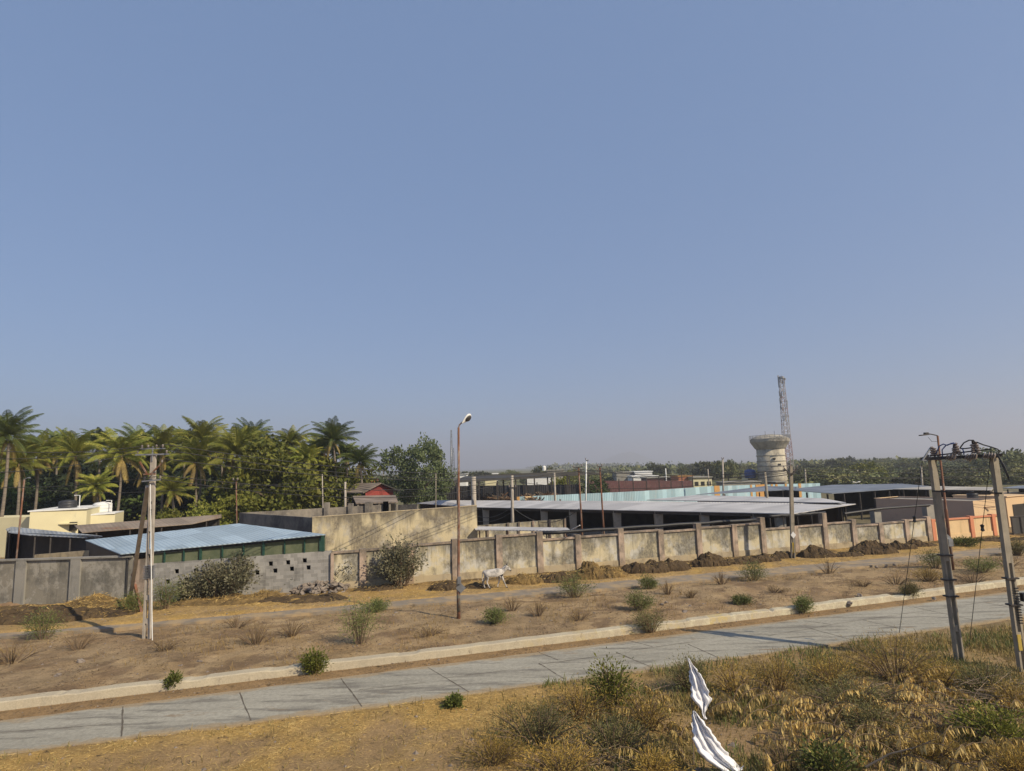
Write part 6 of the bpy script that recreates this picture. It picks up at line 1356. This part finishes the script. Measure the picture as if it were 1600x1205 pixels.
# white cloths snagged on a thin stick
base = G(1084, 1196); b2 = base + Vector((.02, 0, 0)); tp = D(1076, 1030, base.y - .15)
fs = empty('flag_stick', base, 'thin bare stick standing in the weeds behind the white cloths', 'stick')
MB().tube([base, base.lerp(tp, .5) + Vector((.03, 0, 0)), tp], [.016, .013, .009], 6).build('stick', MT['twig2'], fs)
def cloth(rows, label, seed, Y):
    """rows of (left px, right px, y); folds in depth"""
    nr = 46; nc = 26; V = []; rr = np.random.default_rng(seed); ys = np.array([q[2] for q in rows]); t = np.linspace(ys[0], ys[-1], nr)
    lf = np.interp(t, ys, [q[0] for q in rows]); rt = np.interp(t, ys, [q[1] for q in rows])
    for i in range(nr):
        s_ = i / (nr - 1)
        for j in range(nc):
            u = j / (nc - 1); fold = .075 * math.sin(u * 9 + s_ * 3 + seed) * (.3 + s_) + .04 * math.sin(u * 21 - s_ * 6) + .10 * math.sin(s_ * 4 + u * 2 + seed) + .1 * u + (fbm(np.array([u * 6 + seed]), np.array([s_ * 9]), 4)[0] - .5) * .16
            edge = (vnoise(np.array([i * .6]), np.array([seed * 3.3 + (u > .5) * 7]), 2)[0] - .5) * 5 * abs(2 * u - 1) ** 3
            q = D(lf[i] + (rt[i] - lf[i]) * u + edge, t[i] + math.sin(u * 8 + seed) * 2.5 * (s_ ** 2), Y + fold - .12); q.z = max(q.z, .06); V.append(q)
    V = [tuple(q - V[0]) for q in V] if False else V; o0 = V[0].copy(); i = np.arange(nr * nc).reshape(nr, nc)
    f = np.stack([i[:-1, :-1].ravel(), i[:-1, 1:].ravel(), i[1:, 1:].ravel(), i[1:, :-1].ravel()], 1)
    o = link('white_cloth', np_mesh('white_cloth', [tuple(q - o0) for q in V], f, MT['cloth'], True)); o.location = o0; tag(o, label, 'cloth')
    sm = o.modifiers.new('thick', 'SOLIDIFY'); sm.thickness = .006; return o
Yc = base.y - .15
cloth([(1074.5, 1077, 1029), (1076, 1085, 1041), (1078, 1095, 1056), (1079, 1103, 1072), (1080, 1110, 1088), (1082, 1113, 1094), (1091, 1108, 1100), (1095, 1103, 1106), (1098, 1102, 1116), (1100, 1102.5, 1122)], 'upper tapering white cloth hanging torn from the tip of the stick', 1, Yc)
cloth([(1082, 1085, 1111), (1082, 1092, 1119), (1082, 1100, 1129), (1082, 1109, 1140), (1083, 1117, 1152), (1086, 1126, 1163), (1092, 1135, 1175), (1104, 1144, 1186), (1116, 1152, 1196), (1130, 1160, 1204), (1140, 1166, 1216)], 'lower wide white cloth sweeping down to the right through the weeds', 2, Yc - .3)

# ------------------------------------------------------------------ cow
def cow():
    c = G(774, 924); c.z = float(ground_h(np.array([c.x]), np.array([c.y]))[0]) + .0
    r = empty('cow', c, 'whitish grey young cow walking right along the wall past the street lamp', 'cow', rz=R(12))
    J = dict(pel=(-.50, 0, 1.02), rump=(-.66, 0, .98), mid=(-.1, 0, .90), chest=(.34, 0, .90), with_=(.32, 0, 1.08), nk0=(.50, 0, 1.05), nk1=(.66, 0, 1.16), head=(.77, 0, 1.24), muz=(.97, 0, 1.03), nose=(1.0, 0, .99),
             t1=(-.76, 0, 1.0), t2=(-.80, 0, .7), t3=(-.78, 0, .42))
    ed = [('pel', 'rump'), ('pel', 'mid'), ('mid', 'chest'), ('chest', 'with_'), ('chest', 'nk0'), ('nk0', 'nk1'), ('nk1', 'head'), ('head', 'muz'), ('muz', 'nose'), ('rump', 't1'), ('t1', 't2'), ('t2', 't3')]
    rad = dict(pel=(.23, .23), rump=(.15, .17), mid=(.30, .27), chest=(.28, .26), with_=(.13, .15), nk0=(.15, .2), nk1=(.10, .14), head=(.105, .12), muz=(.065, .07), nose=(.05, .05), t1=(.035, .035), t2=(.025, .025), t3=(.035, .035))
    legs = [('hl', -.56, .15, [(-.02, .62), (-.16, .40), (-.10, .10), (-.06, .03)]), ('hr', -.56, -.15, [(.10, .64), (.02, .40), (.16, .10), (.20, .03)]), ('fl', .32, .13, [(-.02, .60), (-.04, .38), (-.16, .10), (-.13, .03)]), ('fr', .34, -.13, [(.10, .60), (.20, .38), (.32, .10), (.37, .03)])]
    for nm, x, y, pts in legs:
        J[nm + '0'] = (x, y, .82); prev = nm + '0'; ed.append(('pel' if nm[0] == 'h' else 'chest', prev)); rad[prev] = (.14, .12) if nm[0] == 'h' else (.12, .1)
        for i, (dx, z) in enumerate(pts): k = nm + str(i + 1); J[k] = (x + dx, y * .9, z); ed.append((prev, k)); rad[k] = [(.085, .075), (.045, .042), (.036, .034), (.05, .045)][i]; prev = k
    for s_ in (-1, 1):
        J['e%d' % s_] = (.70, s_ * .12, 1.29); J['f%d' % s_] = (.66, s_ * .25, 1.28); ed += [('head', 'e%d' % s_), ('e%d' % s_, 'f%d' % s_)]; rad['e%d' % s_] = (.03, .03); rad['f%d' % s_] = (.045, .02)
    ks = list(J); me = bpy.data.meshes.new('body'); me.from_pydata([J[k] for k in ks], [(ks.index(a), ks.index(b)) for a, b in ed], []); o = link('body', me, r)
    sk = o.modifiers.new('skin', 'SKIN'); sk.use_smooth_shade = True
    for i, k in enumerate(ks): me.skin_vertices[0].data[i].radius = rad[k]
    me.skin_vertices[0].data[ks.index('pel')].use_root = True
    ss = o.modifiers.new('sub', 'SUBSURF'); ss.levels = ss.render_levels = 2
    m = N('cow_hide'); cc = m.mix(m.ramp(m.noise(3.5, detail=6), .42, .62), (.50, .47, .43), (.24, .23, .22)); cc = m.val(m.noise(30, detail=3), cc, .8, 1.15)
    MT['cow_hide'] = m.end(cc, .85, m.bump(m.noise(40), .3, .01)); me.materials.append(MT['cow_hide'])
    def sub(name, mb, mat): 
        m2 = bpy.data.meshes.new(name); m2.from_pydata([tuple(v) for v in mb.v], [], mb.f); m2.materials.append(MT[mat]); link(name, m2, r)
    for s_ in (-1, 1):
        sub('horn', MB().tube([(.76, s_ * .06, 1.33), (.76, s_ * .11, 1.42), (.82, s_ * .11, 1.50)], [.028, .02, .006], 6), 'horn')
        sub('eye', MB().lathe((.84, s_ * .088, 1.2), [(.005, -.02), (.02, 0), (.005, .02)], 8), 'horn')
    sub('muzzle', MB().tube([(.975, 0, 1.02), (1.02, 0, .98)], [.07, .052], 10), 'horn')
    sub('tail_tuft', MB().tube([(-.78, 0, .5), (-.79, 0, .36), (-.78, 0, .24)], [.03, .045, .01], 7), 'horn')
    for nm, x, y, pts in legs: sub('hoof', MB().tube([(x + pts[-1][0], y * .9, .05), (x + pts[-1][0] + .03, y * .9, -.03)], [.045, .055], 8), 'horn')
cow()

# ------------------------------------------------------------------ ground litter
rn = np.random.default_rng(77)
def scatter(n, x0, x1, y0, y1, keep):
    x = rn.uniform(x0, x1, n); y = y0 + (y1 - y0) * rn.random(n) ** 1.0; k = keep(x, y) > rn.random(n); x, y = x[k], y[k]; return x, y, ground_h(x, y)
def lying(x, y, z, size, asp, mat, name, label, tilt=.25, base=0):
    d = np.stack([rn.normal(size=len(x)), rn.normal(size=len(x)) * .8, rn.normal(size=len(x)) * tilt], 1); pos = np.stack([x, y, z + .015], 1)
    a = d / np.linalg.norm(d, axis=1)[:, None]; up = np.array([0, 0, 1.0]); b = np.cross(a, up + rn.normal(size=a.shape) * .4); b /= np.linalg.norm(b, axis=1)[:, None]
    s = (size * rn.uniform(.4, 1.3, len(x)))[:, None]; v = np.stack([pos - a * s * .5, pos + b * s * asp * .5, pos + a * s * .5, pos - b * s * asp * .5], 1).reshape(-1, 3); v[:, 2] = np.maximum(v[:, 2], np.repeat(z, 4) + .004)
    return tag(link(name, np_mesh(name, v, np.arange(len(v)).reshape(-1, 4), MT[mat])), label, kind='stuff')
nearm = lambda x, y: (y < curve(fRN, x) - .02) * 1.0
x, y, z = scatter(90000, -20, 12, 12, 22, lambda x, y: nearm(x, y) * np.clip(smooth(8, -4, x) * (.15 + 1.0 * smooth(.36, .6, fbm(x * .5, y * .5, 7))), 0, 1))
lying(x, y, z, .15, .07, 'straw_bits', 'straw_litter', 'loose yellow straw strewn along the near road edge', .18)
x, y, z = scatter(26000, 1, 26, 12, 28, lambda x, y: nearm(x, y) * .8)
lying(x, y, z, .13, .12, 'leaf_dry', 'leaf_litter', 'brown leaf and stalk litter in the right foreground', .25)
wy = lambda x, y: (y > curve(fLN, x) + LW(x)) * (y < wall_y(x) - .1)
x, y, z = scatter(60000, -34, 46, 34, 56, lambda x, y: wy(x, y) * (.3 + .7 * smooth(.4, .6, fbm(x * .7, y * .7, 14))))
lying(x, y, z, .22, .10, 'straw_bits', 'wall_straw', 'scattered straw between lane and wall', .3)
verge = lambda x, y: (y > curve(fKN, x) + .6) * (y < curve(fLN, x))
x, y, z = scatter(110000, -32, 40, 18, 46, lambda x, y: (verge(x, y) + ((y > curve(fRF, x)) * (y < curve(fKN, x)))) * smooth(.38, .66, fbm(x * .9, y * .9, 37)) * .8)
lying(x, y, z, .12, .25, 'twig', 'verge_litter', 'dead leaf crumbs on the bare verge', .4)
# upright dry grass and weeds
def blades(x, y, z, h, mat, name, label, wd=.012, lean=.35):
    n = len(x); hh = h * rn.uniform(.4, 1.3, n); g = rn.uniform(0, 6.283, n); ln = rn.normal(size=(n, 2)) * lean
    p = np.stack([x, y, z - .01], 1); side = np.stack([np.cos(g), np.sin(g), np.zeros(n)], 1) * wd; mid = p + np.stack([ln[:, 0] * hh * .35, ln[:, 1] * hh * .35, hh * .55], 1); tip = p + np.stack([ln[:, 0] * hh, ln[:, 1] * hh, hh * .95], 1)
    v = np.stack([p - side, p + side, mid + side * .8, mid - side * .8, tip + side * .15, tip - side * .15], 1).reshape(-1, 3); i = np.arange(n)[:, None] * 6
    f = np.concatenate([i + np.array([[0, 1, 2, 3]]), i + np.array([[3, 2, 4, 5]])]); return tag(link(name, np_mesh(name, v, f, MT[mat])), label, kind='stuff')
fgm = lambda x, y: nearm(x, y) * np.clip(smooth(-2.5, 3, x) * (.1 + 1.1 * smooth(.42, .60, fbm(x * .7, y * .7, 8))) * (.12 + .7 * smooth(.2, 2.2, curve(fRN, x) - y)) + .03, 0, 1)
x, y, z = scatter(150000, -16, 26, 12, 28, fgm); blades(x, y, z, .20, 'grass_mix', 'dry_grass', 'short dry grass and weeds over the near ground')
x, y, z = scatter(26000, 0, 24, 12, 27, lambda x, y: nearm(x, y) * smooth(.5, .6, fbm(x * .8 + 4, y * .8, 48))); blades(x, y, z, .28, 'leaf_feather', 'green_weeds', 'green weeds among the dry grass', .014)
x, y, z = scatter(50000, -34, 46, 18, 46, lambda x, y: verge(x, y) * smooth(.5, .66, fbm(x * .45, y * .45, 58)) * .9); blades(x, y, z, .22, 'leaf_dry', 'verge_grass', 'sparse brown stalks on the verge', .01, .3)
# pebbles and clods
x, y, z = scatter(9000, -30, 36, 12, 46, lambda x, y: 1 - ((y > curve(fRN, x)) * (y < curve(fRF, x))) * .97 - 0 * x)
n = len(x); s = .022 * np.exp(rn.normal(size=n) * .55); o8 = np.array([(1, 0, 0), (0, 1, 0), (-1, 0, 0), (0, -1, 0), (0, 0, .7), (0, 0, -.7)]); v = (np.stack([x, y, z], 1)[:, None, :] + o8[None] * s[:, None, None] * rn.uniform(.6, 1.3, (n, 6, 1))).reshape(-1, 3)
f = (np.arange(n)[:, None, None] * 6 + np.array([(0, 1, 4), (1, 2, 4), (2, 3, 4), (3, 0, 4), (1, 0, 5), (2, 1, 5), (3, 2, 5), (0, 3, 5)])[None]).reshape(-1, 3)
tag(link('pebbles', np_mesh('pebbles', v, f, MT['rock'])), 'pebbles and clods scattered over the soil', kind='stuff')
# ------------------------------------------------------------------ haze
HZ = 0.00040
m = bpy.data.materials.new('haze'); m.use_nodes = True; t = m.node_tree; t.nodes.clear()
o = t.nodes.new('ShaderNodeOutputMaterial'); v = t.nodes.new('ShaderNodeVolumePrincipled')
v.inputs['Color'].default_value = (.86, .88, .95, 1); v.inputs['Density'].default_value = HZ; v.inputs['Anisotropy'].default_value = .2
t.links.new(v.outputs[0], o.inputs['Volume'])
mb = MB().box((0, 4500, 99), (15000, 9600, 202))
hz = mb.build('haze', m); tag(hz, 'thin bluish haze', kind='stuff')
